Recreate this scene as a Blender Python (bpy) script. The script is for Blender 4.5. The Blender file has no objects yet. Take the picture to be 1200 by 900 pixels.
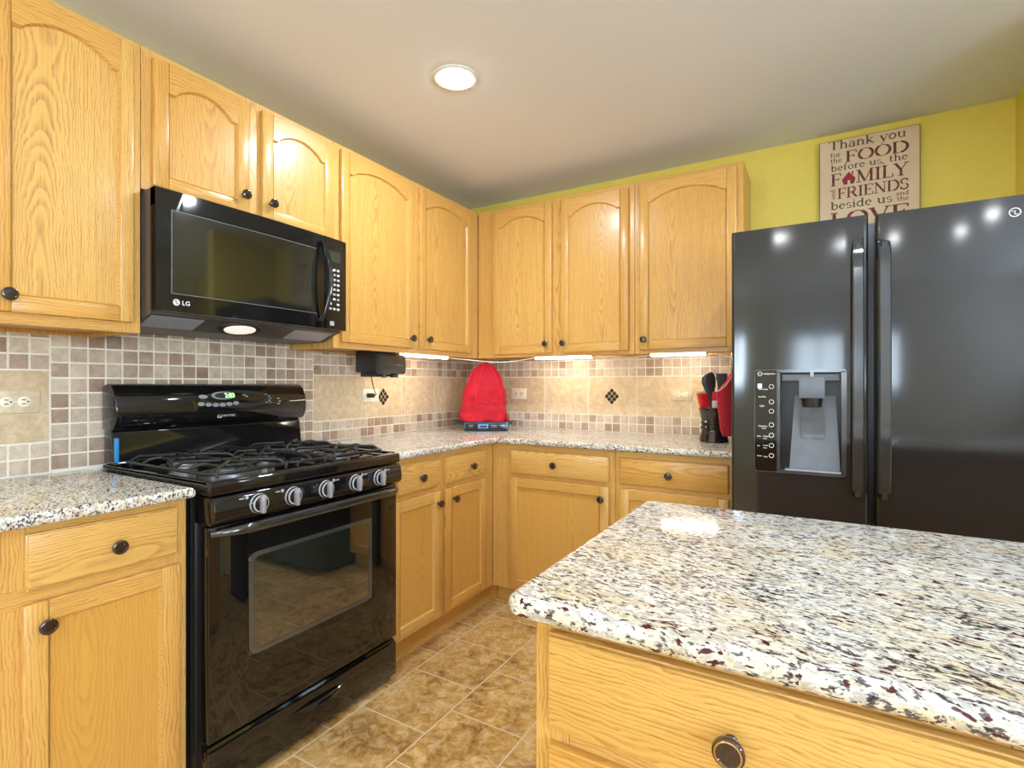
import bpy, bmesh, math, random
from mathutils import Vector, Matrix, noise

SC = bpy.context.scene
COL = SC.collection
PI = math.pi
random.seed(7)

# ------------------------------------------------------------------ camera, sky, light, exposure
YAW = math.radians(30.43)
CAM = Vector((2.1542, -3.0299, 1.2027))
cd = bpy.data.cameras.new('camera')
cd.sensor_width = 36.0
cd.lens = 36.0 * 612.4 / 1200.0
cd.clip_start = 0.05
camo = bpy.data.objects.new('camera', cd)
camo.location = CAM
camo.rotation_euler = (PI / 2, 0, YAW)
COL.objects.link(camo)
SC.camera = camo

SC.view_settings.view_transform = 'Standard'
SC.view_settings.look = 'None'
SC.view_settings.gamma = 1.0
SC.view_settings.exposure = -0.06
SC.view_settings.use_curve_mapping = False

world = bpy.data.worlds.new('world')
SC.world = world
world.use_nodes = True
wb = world.node_tree.nodes['Background']
wb.inputs[0].default_value = (0.80, 0.90, 1.0, 1)
wb.inputs[1].default_value = 1.0

LIGHT_W = 6.0       # each downlight
WINDOW_W = 95.0      # lamp at each window, aimed up to brighten the ceiling
LED_E = 42.0


def area_light(name, loc, rot, sx, sy, power, color, shape='RECTANGLE'):
    d = bpy.data.lights.new(name, 'AREA')
    d.shape = shape
    d.size = sx
    if shape in ('RECTANGLE', 'ELLIPSE'):
        d.size_y = sy
    d.energy = power
    d.color = color
    o = bpy.data.objects.new(name, d)
    o.location = loc
    o.rotation_euler = rot
    COL.objects.link(o)
    return o


# ------------------------------------------------------------------ node helpers / materials
class NT:
    def __init__(s, name):
        s.mat = bpy.data.materials.new(name)
        s.mat.use_nodes = True
        s.t = s.mat.node_tree
        s.b = s.t.nodes['Principled BSDF']
        s.out = s.t.nodes['Material Output']

    def n(s, typ, **kw):
        nd = s.t.nodes.new(typ)
        for k, v in kw.items():
            setattr(nd, k, v)
        return nd

    def l(s, a, b):
        s.t.links.new(a, b)

    def set(s, sock, v):
        if isinstance(v, bpy.types.NodeSocket):
            s.l(v, sock)
        else:
            sock.default_value = v

    def math(s, op, a, b=0.0, c=0.0, clamp=False):
        nd = s.n('ShaderNodeMath', operation=op)
        nd.use_clamp = clamp
        s.set(nd.inputs[0], a)
        s.set(nd.inputs[1], b)
        if len(nd.inputs) > 2:
            s.set(nd.inputs[2], c)
        return nd.outputs[0]

    def coord(s, which='Object'):
        return s.n('ShaderNodeTexCoord').outputs[which]

    def world_pos(s):
        return s.n('ShaderNodeNewGeometry').outputs['Position']

    def sep(s, v):
        nd = s.n('ShaderNodeSeparateXYZ')
        s.l(v, nd.inputs[0])
        return nd.outputs

    def comb(s, x, y, z):
        nd = s.n('ShaderNodeCombineXYZ')
        for i, v in enumerate((x, y, z)):
            s.set(nd.inputs[i], v)
        return nd.outputs[0]

    def mapping(s, v, scale=(1, 1, 1), rot=(0, 0, 0), loc=(0, 0, 0)):
        nd = s.n('ShaderNodeMapping')
        s.l(v, nd.inputs[0])
        nd.inputs['Scale'].default_value = scale
        nd.inputs['Rotation'].default_value = rot
        nd.inputs['Location'].default_value = loc
        return nd.outputs[0]

    def noise(s, v, scale, detail=3, rough=0.5, dist=0.0, out='Fac'):
        nd = s.n('ShaderNodeTexNoise')
        if v is not None:
            s.l(v, nd.inputs['Vector'])
        nd.inputs['Scale'].default_value = scale
        nd.inputs['Detail'].default_value = detail
        nd.inputs['Roughness'].default_value = rough
        nd.inputs['Distortion'].default_value = dist
        return nd.outputs[out]

    def ramp(s, f, stops, interp='LINEAR'):
        nd = s.n('ShaderNodeValToRGB')
        s.set(nd.inputs[0], f)
        cr = nd.color_ramp
        cr.interpolation = interp
        while len(cr.elements) < len(stops):
            cr.elements.new(0.5)
        for e, (p, c) in zip(cr.elements, stops):
            e.position = p
            e.color = c if len(c) == 4 else (*c, 1)
        return nd.outputs[0]

    def mix(s, f, a, b, mode='MIX'):
        nd = s.n('ShaderNodeMix', data_type='RGBA', blend_type=mode)
        s.set(nd.inputs[0], f)
        for i, v in ((6, a), (7, b)):
            if isinstance(v, tuple) and len(v) == 3:
                v = (*v, 1)
            s.set(nd.inputs[i], v)
        return nd.outputs[2]

    def bump(s, h, strength, dist=0.002):
        nd = s.n('ShaderNodeBump')
        nd.inputs['Strength'].default_value = strength
        nd.inputs['Distance'].default_value = dist
        s.l(h, nd.inputs['Height'])
        s.l(nd.outputs[0], s.b.inputs['Normal'])

    def p(s, **kw):
        names = dict(color='Base Color', rough='Roughness', metal='Metallic', ior='IOR', spec='Specular IOR Level',
                     coat='Coat Weight', coat_rough='Coat Roughness', emit='Emission Color', emit_s='Emission Strength',
                     sheen='Sheen Weight')
        for k, v in kw.items():
            if isinstance(v, tuple) and len(v) == 3:
                v = (*v, 1)
            s.set(s.b.inputs[names[k]], v)
        return s.mat


def srgb(r, g, b):
    f = lambda c: (c / 255 / 12.92) if c / 255 <= 0.04045 else ((c / 255 + 0.055) / 1.055) ** 2.4
    return (f(r), f(g), f(b))


def plain(name, color, rough=0.5, bumpy=0.0, vary=0.06, scale=30, **kw):
    m = NT(name)
    f = m.noise(m.coord(), scale, 3)
    dark = tuple(c * (1 - vary) for c in color)
    lite = tuple(min(1, c * (1 + vary)) for c in color)
    m.p(color=m.ramp(f, [(0.3, dark), (0.7, lite)]), rough=rough, **kw)
    if bumpy:
        m.bump(m.noise(m.coord(), scale * 6, 3), bumpy, 0.001)
    return m.mat


OAKS = {}


def oak(along, across, normal, tone=0):
    key = (along, across, normal, tone)
    if key in OAKS:
        return OAKS[key]
    m = NT('oak_' + along + across + normal + str(tone))
    xyz = m.sep(m.coord())
    ix = {'x': 0, 'y': 1, 'z': 2}
    L, A, B = xyz[ix[along]], xyz[ix[across]], xyz[ix[normal]]
    rnd = m.n('ShaderNodeObjectInfo').outputs['Random']
    r1 = m.math('FRACT', m.math('MULTIPLY', rnd, 17.3 + 5.1 * tone))
    r2 = m.math('FRACT', m.math('MULTIPLY', rnd, 41.7 + 3.7 * tone))
    off = m.math('MULTIPLY', rnd, 40.0)
    Ls = m.math('ADD', L, off)
    low = m.noise(m.comb(m.math('MULTIPLY', A, 3.0), m.math('MULTIPLY', Ls, 1.6), off), 1.0, 2)
    mid = m.noise(m.comb(m.math('MULTIPLY', A, 34.0), m.math('MULTIPLY', Ls, 13.0), off), 1.0, 3)
    a = m.math('ADD', A, m.math('MULTIPLY', m.math('SUBTRACT', r1, 0.5), 0.22))
    a = m.math('ADD', a, m.math('MULTIPLY', m.math('SUBTRACT', mid, 0.5), 0.022))
    d = m.math('ADD', m.math('ADD', B, 0.045), m.math('MULTIPLY', L, m.math('MULTIPLY', m.math('SUBTRACT', r2, 0.5), 0.10)))
    d = m.math('ADD', d, m.math('MULTIPLY', m.math('SUBTRACT', low, 0.5), 0.11))
    r = m.math('SQRT', m.math('ADD', m.math('MULTIPLY', a, a), m.math('MULTIPLY', d, d)))
    ring = m.math('FRACT', m.math('MULTIPLY', r, m.math('ADD', 120.0, m.math('MULTIPLY', r2, 60.0))))
    early = m.ramp(ring, [(0.0, (0.15,) * 3), (0.10, (1,) * 3), (0.42, (0.55,) * 3), (0.62, (0.08,) * 3), (1.0, (0,) * 3)])
    pores = m.noise(m.comb(m.math('MULTIPLY', A, 520.0), m.math('MULTIPLY', Ls, 11.0), m.math('MULTIPLY', B, 520.0)), 1.0, 2, 0.6)
    pores = m.ramp(pores, [(0.44, (0,) * 3), (0.66, (1,) * 3)])
    fac = m.math('MULTIPLY', early, m.math('ADD', m.math('MULTIPLY', pores, 0.80), 0.30))
    streak = m.noise(m.comb(m.math('MULTIPLY', A, 130.0), m.math('MULTIPLY', Ls, 2.5), m.math('MULTIPLY', B, 130.0)), 1.0, 2, 0.6)
    fac = m.math('ADD', fac, m.math('MULTIPLY', m.math('SUBTRACT', streak, 0.42), 0.7), clamp=True)
    base = m.mix(low, srgb(214, 162, 80), srgb(229, 182, 102))
    tint = m.mix(r2, srgb(214, 158, 74), srgb(231, 188, 110))
    base = m.mix(0.5, base, tint)
    if tone == 2:
        base = m.mix(0.5, base, srgb(212, 156, 66))
    col = m.mix(m.math('MULTIPLY', fac, 0.76 if tone != 2 else 0.40), base, srgb(164, 106, 46))
    m.p(color=col, rough=m.math('ADD', m.math('MULTIPLY', fac, 0.12), 0.30), coat=0.25, coat_rough=0.18)
    m.bump(fac, 0.12, -0.0006)
    OAKS[key] = m.mat
    return m.mat


def granite():
    m = NT('granite')
    p = m.world_pos()
    warp = m.noise(p, 14.0, 2, out='Color')
    nd = m.n('ShaderNodeVectorMath', operation='MULTIPLY_ADD')
    m.l(warp, nd.inputs[0])
    nd.inputs[1].default_value = (0.03, 0.03, 0.03)
    m.l(p, nd.inputs[2])
    q = m.mapping(m.mapping(nd.outputs[0], rot=(0, 0, math.radians(12))), scale=(0.62, 1.35, 1.15))
    cloud = m.noise(q, 18, 4, 0.6)
    base = m.ramp(cloud, [(0.30, srgb(214, 194, 156)), (0.42, srgb(228, 220, 198)), (0.56, srgb(236, 234, 226)), (0.72, srgb(218, 218, 216))])
    g1 = m.noise(q, 100, 3, 0.65)
    base = m.mix(m.ramp(g1, [(0.47, (0,) * 3), (0.60, (0.62,) * 3)]), base, srgb(156, 150, 150))
    g5 = m.noise(m.mapping(q, loc=(1, 14, 3)), 80, 3, 0.6)
    base = m.mix(m.ramp(g5, [(0.56, (0,) * 3), (0.70, (0.50,) * 3)]), base, srgb(186, 152, 104))
    dens = m.noise(m.mapping(q, loc=(4, 4, 4)), 12, 2)
    d1 = m.math('MULTIPLY', m.math('SUBTRACT', dens, 0.5), 0.22)
    g2 = m.math('ADD', m.noise(m.mapping(q, loc=(7, 3, 1)), 128, 3, 0.62), d1)
    base = m.mix(m.ramp(g2, [(0.555, (0,) * 3), (0.61, (0.92,) * 3)]), base, srgb(74, 66, 74))
    g4 = m.math('ADD', m.noise(m.mapping(q, loc=(12, 1, 8)), 98, 3, 0.6), d1)
    base = m.mix(m.ramp(g4, [(0.615, (0,) * 3), (0.66, (0.95,) * 3)]), base, srgb(40, 36, 46))
    g3 = m.math('SUBTRACT', m.noise(m.mapping(q, loc=(2, 9, 5)), 92, 2, 0.55), d1)
    base = m.mix(m.ramp(g3, [(0.618, (0,) * 3), (0.655, (1,) * 3)]), base, srgb(78, 30, 36))
    m.p(color=base, rough=0.09, spec=0.5)
    return m.mat


def floor_mat():
    m = NT('slate_floor_tile')
    x, y, z = m.sep(m.world_pos())
    v = m.comb(m.math('ADD', y, 1.035 - 0.149 + 0.298 * 60), m.math('ADD', x, -0.685 + 0.3 * 40), 0.0)
    br = m.n('ShaderNodeTexBrick')
    br.offset = 0.5
    br.offset_frequency = 2
    m.l(v, br.inputs['Vector'])
    br.inputs['Scale'].default_value = 1.0
    br.inputs['Brick Width'].default_value = 0.298
    br.inputs['Row Height'].default_value = 0.3
    br.inputs['Mortar Size'].default_value = 0.0035
    br.inputs['Mortar Smooth'].default_value = 0.3
    br.inputs['Bias'].default_value = 0.0
    br.inputs['Color1'].default_value = (0, 0, 0, 1)
    br.inputs['Color2'].default_value = (1, 1, 1, 1)
    per = br.outputs['Color']
    pv = m.n('ShaderNodeVectorMath', operation='MULTIPLY_ADD')
    m.l(per, pv.inputs[0])
    pv.inputs[1].default_value = (13, 7, 3)
    m.l(m.world_pos(), pv.inputs[2])
    q = pv.outputs[0]
    n1 = m.noise(q, 5.5, 6, 0.62, 0.6)
    n2 = m.noise(q, 26, 5, 0.65, 0.8)
    n3 = m.noise(q, 70, 3, 0.6)
    c = m.ramp(n1, [(0.36, srgb(128, 86, 36)), (0.46, srgb(196, 150, 80)), (0.56, srgb(226, 184, 116)), (0.70, srgb(236, 204, 152))])
    c2 = m.ramp(n2, [(0.36, srgb(136, 96, 44)), (0.50, srgb(210, 166, 98)), (0.66, srgb(246, 222, 180))])
    c = m.mix(0.5, c, c2)
    c = m.mix(m.math('MULTIPLY', m.sep(per)[0], 0.22), c, srgb(130, 100, 60))
    c = m.mix(br.outputs['Fac'], c, srgb(226, 206, 172))
    h = m.math('ADD', m.math('MULTIPLY', n2, 0.7), m.math('MULTIPLY', n3, 0.3))
    h = m.math('SUBTRACT', h, m.math('MULTIPLY', br.outputs['Fac'], 0.5))
    m.p(color=c, rough=m.math('ADD', m.math('MULTIPLY', n2, 0.25), 0.28), spec=0.45)
    m.bump(h, 0.8, 0.005)
    return m.mat


def tile_mat(name, stops, mott, rough=0.4):
    m = NT(name)
    at = m.n('ShaderNodeAttribute', attribute_name='tint').outputs['Fac']
    q = m.n('ShaderNodeVectorMath', operation='MULTIPLY_ADD')
    m.l(m.comb(at, at, at), q.inputs[0])
    q.inputs[1].default_value = (9, 5, 3)
    m.l(m.world_pos(), q.inputs[2])
    n = m.noise(q.outputs[0], mott[0], 5, 0.6, 0.7)
    base = m.ramp(at, stops)
    c = m.mix(m.ramp(n, [(0.35, (0,) * 3), (0.68, (1,) * 3)]), base, mott[1], 'MULTIPLY')
    vein = m.noise(q.outputs[0], mott[0] * 0.6, 4, 0.7, 1.5)
    c = m.mix(m.ramp(vein, [(0.55, (0,) * 3), (0.7, (mott[2],) * 3)]), c, srgb(238, 222, 190))
    m.p(color=c, rough=rough)
    m.bump(n, 0.15, 0.001)
    return m.mat


def emit_mat(name, color, s):
    m = NT(name)
    m.p(color=(0.8, 0.8, 0.8), emit=color, emit_s=s)
    return m.mat


def glass_pane_mat():
    m = NT('window_glass')
    tr = m.n('ShaderNodeBsdfTransparent')
    gl = m.n('ShaderNodeBsdfGlossy')
    gl.inputs['Roughness'].default_value = 0.02
    fr = m.n('ShaderNodeFresnel')
    fr.inputs[0].default_value = 1.45
    mx = m.n('ShaderNodeMixShader')
    m.l(fr.outputs[0], mx.inputs[0])
    m.l(tr.outputs[0], mx.inputs[1])
    m.l(gl.outputs[0], mx.inputs[2])
    m.l(mx.outputs[0], m.out.inputs[0])
    return m.mat


M_GRANITE = granite()
M_FLOOR = floor_mat()
M_YELLOW = plain('yellow_wall_paint', srgb(234, 212, 96), 0.6, 0.10, 0.02, 40)
M_CREAM = plain('cream_wall_paint', srgb(238, 236, 230), 0.6, 0.10, 0.02, 40)
M_CEIL = plain('ceiling_paint', srgb(238, 240, 246), 0.85, 0.12, 0.01, 60)
M_WHITE = plain('white_trim_paint', srgb(236, 234, 228), 0.45)
M_BLACK = plain('gloss_black_enamel', (0.0065, 0.0065, 0.007), 0.06, vary=0.1, spec=0.6)
M_BLACKGLASS = plain('black_glass', (0.006, 0.006, 0.006), 0.025, vary=0.05, spec=0.75)
M_OVENGLASS = plain('oven_window_glass', (0.012, 0.018, 0.015), 0.03, vary=0.05, ior=2.7)
M_MWGLASS = plain('microwave_window_glass', (0.012, 0.013, 0.010), 0.06, vary=0.05, ior=1.9)
M_BLACKSIDE = plain('satin_black_side_panel', (0.020, 0.018, 0.017), 0.38, vary=0.1)
M_FRIDGE = plain('satin_black_fridge', (0.016, 0.0165, 0.018), 0.095, 0.0, 0.05, 60, ior=1.62)
M_FRIDGESIDE = plain('fridge_side_black', (0.016, 0.016, 0.017), 0.4, vary=0.05)
M_HANDLE = plain('gloss_dark_handle', (0.10, 0.105, 0.115), 0.12, vary=0.05, metal=0.75)
M_GREYPLASTIC = plain('grey_plastic', srgb(112, 118, 128), 0.35)
M_DARKPLASTIC = plain('dark_plastic', (0.02, 0.021, 0.024), 0.3)
M_IRON = plain('cast_iron', (0.015, 0.015, 0.015), 0.32, 0.1, 0.1, 60)
M_BURNER = plain('burner_aluminium', srgb(150, 150, 150), 0.35, metal=0.8)
M_CHROME = plain('chrome', (0.80, 0.80, 0.82), 0.12, vary=0.02, metal=1.0)
M_SILVER = plain('silver_plastic', srgb(168, 168, 174), 0.3, metal=0.3)
M_KNOB = plain('dark_bronze_knob', (0.020, 0.010, 0.008), 0.08, vary=0.15, coat=1.0, coat_rough=0.04)
M_KNOBRING = plain('copper_knob_ring', srgb(206, 160, 96), 0.25, metal=0.8)
M_PRINT = plain('white_print', srgb(206, 208, 210), 0.5)
M_GREYPRINT = plain('grey_print', srgb(170, 172, 176), 0.5)
M_BLUETAPE = plain('blue_film', srgb(48, 140, 205), 0.3)
M_GREEN = emit_mat('green_display', (0.25, 1.0, 0.15), 1.6)
M_LCD = plain('dark_display', (0.03, 0.045, 0.03), 0.15)
M_GROUT = plain('grout', srgb(240, 232, 216), 0.8, 0.1, 0.04, 80)
M_MOSAIC = tile_mat('mosaic_tile', [(0.0, srgb(164, 138, 118)), (0.25, srgb(182, 158, 138)), (0.5, srgb(202, 184, 164)), (0.8, srgb(216, 202, 180)), (1.0, srgb(224, 210, 188))],
                    (34, srgb(228, 218, 210), 0.15))
M_STONE = tile_mat('travertine_tile', [(0.0, srgb(214, 194, 162)), (1.0, srgb(226, 208, 178))], (30, srgb(232, 220, 202), 0.45))
M_ACCENT = plain('bronze_accent_tile', (0.030, 0.014, 0.012), 0.25, vary=0.3, scale=120)
M_PLATE = plain('almond_plate', srgb(246, 234, 208), 0.4)
M_STONEPLATE = plain('stone_pattern_plate', srgb(214, 196, 166), 0.45, vary=0.12, scale=60)
M_IVORY = plain('ivory_receptacle', srgb(238, 230, 206), 0.35)
M_SLOT = plain('dark_slot', (0.01, 0.01, 0.01), 0.6)
M_RED = plain('red_quilted_cloth', srgb(184, 2, 32), 0.8, 0.7, 0.14, 30)
M_REDCLOTH = plain('dark_red_terry', srgb(176, 22, 40), 0.9, 0.4, 0.14, 60, sheen=0.3)
M_PINKLINING = plain('pale_lining', srgb(226, 206, 196), 0.8)
M_REDPIPE = plain('red_piping', srgb(214, 24, 56), 0.7)
M_CERAMIC = plain('dark_glazed_ceramic', (0.020, 0.012, 0.011), 0.08, vary=0.3, scale=14, coat=0.5, coat_rough=0.03)
M_REDPACK = plain('red_wrapper', srgb(214, 32, 44), 0.35)
M_YELLOWPACK = plain('yellow_wrapper', srgb(240, 204, 120), 0.4)
M_WHITEPACK = plain('white_wrapper', srgb(236, 232, 232), 0.35)
M_UTENSIL = plain('charcoal_nylon', (0.045, 0.042, 0.045), 0.35)
M_GREYUT = plain('grey_nylon', srgb(84, 86, 88), 0.4)
M_LED = emit_mat('led_diffuser', (1.0, 0.90, 0.74), LED_E)
M_LAMP = emit_mat('downlight_lens', (1.0, 0.96, 0.90), 34.0)
M_HOODLAMP = emit_mat('cooktop_lamp_lens', (1.0, 0.9, 0.76), 0.7)
M_GLASS = glass_pane_mat()
M_DOORWOOD = plain('dark_wood_door', srgb(86, 62, 36), 0.4)
M_BLUE = plain('blue_display', srgb(96, 150, 214), 0.3)
M_TRAY = plain('brushed_dark_metal', srgb(72, 78, 92), 0.28, metal=0.7)


def sign_mats():
    m = NT('sign_paper')
    n = m.noise(m.coord(), 5, 5, 0.6)
    n2 = m.noise(m.coord(), 40, 3, 0.6)
    c = m.ramp(n, [(0.3, srgb(212, 184, 152)), (0.6, srgb(226, 204, 176)), (0.8, srgb(218, 188, 150))])
    c = m.mix(m.math('MULTIPLY', n2, 0.2), c, srgb(190, 150, 120))
    m.p(color=c, rough=0.7)
    k = NT('sign_ink')
    n = k.noise(k.coord(), 38, 3, 0.6)
    k.p(color=k.ramp(n, [(0.40, srgb(72, 48, 42)), (0.52, srgb(112, 38, 46)), (0.65, srgb(140, 70, 66))]), rough=0.7)
    k2 = NT('sign_ink_grey')
    n = k2.noise(k2.coord(), 38, 3, 0.6)
    k2.p(color=k2.ramp(n, [(0.40, srgb(66, 54, 46)), (0.65, srgb(110, 82, 70))]), rough=0.7)
    return m.mat, k.mat, k2.mat


M_SIGN, M_INK, M_INK2 = sign_mats()
M_HOUSE = plain('house_red_ink', srgb(150, 30, 52), 0.7, vary=0.2)
M_SIGNEDGE = plain('sign_dark_edge', srgb(62, 44, 38), 0.6)


# ------------------------------------------------------------------ mesh builder
def T_LEFT(v):           # local (along, out, z) -> left wall run: along = world y, out = world x
    return Vector((v[1], v[0], v[2]))


def T_BACK(v):           # back wall run: along = world x, out = -y
    return Vector((v[0], -v[1], v[2]))


def T_ID(v):
    return Vector(v)


class MB:
    def __init__(s, T=T_ID):
        s.bm = bmesh.new()
        s.T = T

    def add(s, tmp, m=0, recalc=True):
        if recalc:
            bmesh.ops.recalc_face_normals(tmp, faces=tmp.faces[:])
        for v in tmp.verts:
            v.co = s.T(v.co)
        test = Vector(s.T((1, 0, 0)) - s.T((0, 0, 0))).cross(s.T((0, 1, 0)) - s.T((0, 0, 0))).dot(s.T((0, 0, 1)) - s.T((0, 0, 0)))
        vm = {}
        for v in tmp.verts:
            vm[v] = s.bm.verts.new(v.co)
        for f in tmp.faces:
            vs = [vm[v] for v in f.verts]
            if test < 0:
                vs.reverse()
            try:
                nf = s.bm.faces.new(vs)
                nf.material_index = f.material_index if m is None else m
                nf.smooth = True
            except ValueError:
                pass
        tmp.free()
        return s

    def box(s, x0, x1, y0, y1, z0, z1, m=0, bev=0.0, seg=2):
        t = bmesh.new()
        bmesh.ops.create_cube(t, size=1.0)
        for v in t.verts:
            v.co = Vector((x0 if v.co.x < 0 else x1, y0 if v.co.y < 0 else y1, z0 if v.co.z < 0 else z1))
        if bev > 0:
            bmesh.ops.bevel(t, geom=t.edges[:], offset=bev, segments=seg, affect='EDGES', profile=0.5)
        return s.add(t, m)

    def prism(s, poly, axis, lo, hi, m=0, bev=0.0, seg=2, sel=None):
        t = bmesh.new()
        i = 'xyz'.index(axis)

        def mk(p, h):
            c = [p[0], p[1]]
            c.insert(i, h)
            return t.verts.new(c)
        a = [mk(p, lo) for p in poly]
        b = [mk(p, hi) for p in poly]
        n = len(poly)
        t.faces.new(a)
        t.faces.new(b[::-1])
        for k in range(n):
            t.faces.new((a[k], b[k], b[(k + 1) % n], a[(k + 1) % n]))
        if bev > 0:
            ed = [e for e in t.edges if sel is None or sel(e)]
            bmesh.ops.bevel(t, geom=ed, offset=bev, segments=seg, affect='EDGES', profile=0.5)
        return s.add(t, m)

    def lathe(s, prof, c, axis='z', seg=24, m=0, ms=None, sx=1.0, sy=1.0):
        t = bmesh.new()
        rings = []
        for r, h in prof:
            ring = []
            for k in range(seg):
                an = 2 * PI * k / seg
                u, w = r * math.cos(an) * sx, r * math.sin(an) * sy
                p = {'z': (u, w, h), 'x': (h, u, w), 'y': (w, h, u)}[axis]
                ring.append(t.verts.new(Vector(p) + Vector(c)))
            rings.append(ring)
        for j in range(len(rings) - 1):
            for k in range(seg):
                f = t.faces.new((rings[j][k], rings[j][(k + 1) % seg], rings[j + 1][(k + 1) % seg], rings[j + 1][k]))
                f.material_index = ms[j] if ms else m
        f = t.faces.new(rings[0][::-1])
        f.material_index = ms[0] if ms else m
        f = t.faces.new(rings[-1])
        f.material_index = ms[-1] if ms else m
        return s.add(t, None)

    def loft(s, rings, m=0, caps=True, closed=True):
        t = bmesh.new()
        R = [[t.verts.new(p) for p in r] for r in rings]
        n = len(R[0])
        for j in range(len(R) - 1):
            for k in range(n if closed else n - 1):
                t.faces.new((R[j][k], R[j][(k + 1) % n], R[j + 1][(k + 1) % n], R[j + 1][k]))
        if caps and closed:
            t.faces.new(R[0][::-1])
            t.faces.new(R[-1])
        return s.add(t, m)

    def tube(s, pts, r, seg=10, m=0, closed=False, flat=None):
        P = [Vector(p) for p in pts]
        n = len(P)
        rings = []
        up = None
        for i in range(n):
            if closed:
                d = P[(i + 1) % n] - P[i - 1]
            else:
                d = P[min(i + 1, n - 1)] - P[max(i - 1, 0)]
            d.normalize()
            if up is None:
                up = Vector((0, 0, 1)) if abs(d.z) < 0.9 else Vector((1, 0, 0))
            side = d.cross(up).normalized()
            upn = side.cross(d).normalized()
            up = upn
            rr = r[i] if isinstance(r, (list, tuple)) else r
            ra, rb = (rr, rr) if flat is None else (rr * flat[0], rr * flat[1])
            rings.append([P[i] + side * math.cos(2 * PI * k / seg) * ra + upn * math.sin(2 * PI * k / seg) * rb for k in range(seg)])
        if closed:
            rings.append(rings[0])
            return s.loft(rings, m, caps=False)
        return s.loft(rings, m)

    def quad(s, pts, m=0):
        t = bmesh.new()
        t.faces.new([t.verts.new(p) for p in pts])
        return s.add(t, m, recalc=False)

    def text(s, body, size, place, m=0, depth=0.0006, bold=0.0):
        """place(u, v, h) -> world point of the lettering plane; u right, v up, h off the surface"""
        cu = bpy.data.curves.new('tmp_text', 'FONT')
        cu.body = body
        cu.size = size
        cu.extrude = depth
        cu.offset = bold
        cu.resolution_u = 3
        o = bpy.data.objects.new('tmp_text', cu)
        COL.objects.link(o)
        bpy.context.view_layer.update()
        dg = bpy.context.evaluated_depsgraph_get()
        me = bpy.data.meshes.new_from_object(o.evaluated_get(dg))
        t = bmesh.new()
        t.from_mesh(me)
        for v in t.verts:
            v.co = Vector(place(v.co.x, v.co.y, v.co.z))
        for f in t.faces:
            f.material_index = 0
        bpy.data.objects.remove(o)
        bpy.data.curves.remove(cu)
        bpy.data.meshes.remove(me)
        return s.add(t, m)

    def build(s, name, mats, parent=None, origin=None, sharp=35, **props):
        me = bpy.data.meshes.new(name)
        if not isinstance(mats, (list, tuple)):
            mats = [mats]
        xs = [v.co for v in s.bm.verts]
        if origin is None:
            origin = Vector([(min(p[i] for p in xs) + max(p[i] for p in xs)) / 2 for i in range(3)])
        origin = Vector(origin)
        for v in s.bm.verts:
            v.co = v.co - origin
        s.bm.to_mesh(me)
        s.bm.free()
        for mt in mats:
            me.materials.append(mt)
        me.set_sharp_from_angle(angle=math.radians(sharp))
        o = bpy.data.objects.new(name, me)
        COL.objects.link(o)
        if parent is not None:
            o.parent = parent
            o.location = origin - world_loc(parent)
        else:
            o.location = origin
        for k, v in props.items():
            o[k] = v
        return o


WL = {}


def world_loc(o):
    v = Vector((0, 0, 0))
    while o is not None:
        v += o.location
        o = o.parent
    return v


def thing(name, label, cat, loc, group=None):
    o = bpy.data.objects.new(name, None)
    o.empty_display_size = 0.1
    COL.objects.link(o)
    o.location = loc
    o['label'] = label
    o['category'] = cat
    if group:
        o['group'] = group
    return o


def tag(o, label, cat, group=None):
    o['label'] = label
    o['category'] = cat
    if group:
        o['group'] = group
    return o


def structure(mb, name, mats):
    o = mb.build(name, mats)
    o['kind'] = 'structure'
    return o


# ------------------------------------------------------------------ room shell
CEIL = 2.433
XR, YB = 5.2, -6.6
structure(MB().box(-0.12, XR + 0.12, YB - 0.12, 0.12, -0.10, 0.0), 'floor', M_FLOOR)
structure(MB().box(-0.12, XR + 0.12, YB - 0.12, 0.12, CEIL, CEIL + 0.10), 'ceiling', M_CEIL)
structure(MB().box(-0.12, 0.0, YB - 0.12, 0.12, 0.0, CEIL), 'wall_left', M_YELLOW)
structure(MB().box(0.0, XR + 0.12, 0.0, 0.12, 0.0, CEIL), 'wall_back', M_YELLOW)
structure(MB().box(2.882, 3.0, -0.82, 0.0, 0.0, CEIL), 'wall_alcove', M_YELLOW)
ADDED_WINR = [(-6.1, -4.7), (-4.2, -2.8)]  # right wall windows, unseen, added as side light for the kitchen
mb = MB()
for y0, y1, z0, z1 in ((YB, -6.1, 0, CEIL), (-6.1, -4.7, 0, 0.9), (-6.1, -4.7, 2.15, CEIL), (-4.7, -4.2, 0, CEIL), (-4.2, -2.8, 0, 0.9), (-4.2, -2.8, 2.15, CEIL), (-2.8, 0.0, 0, CEIL)):
    mb.box(XR, XR + 0.12, y0, y1, z0, z1)
structure(mb, 'wall_right', M_CREAM)
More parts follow.
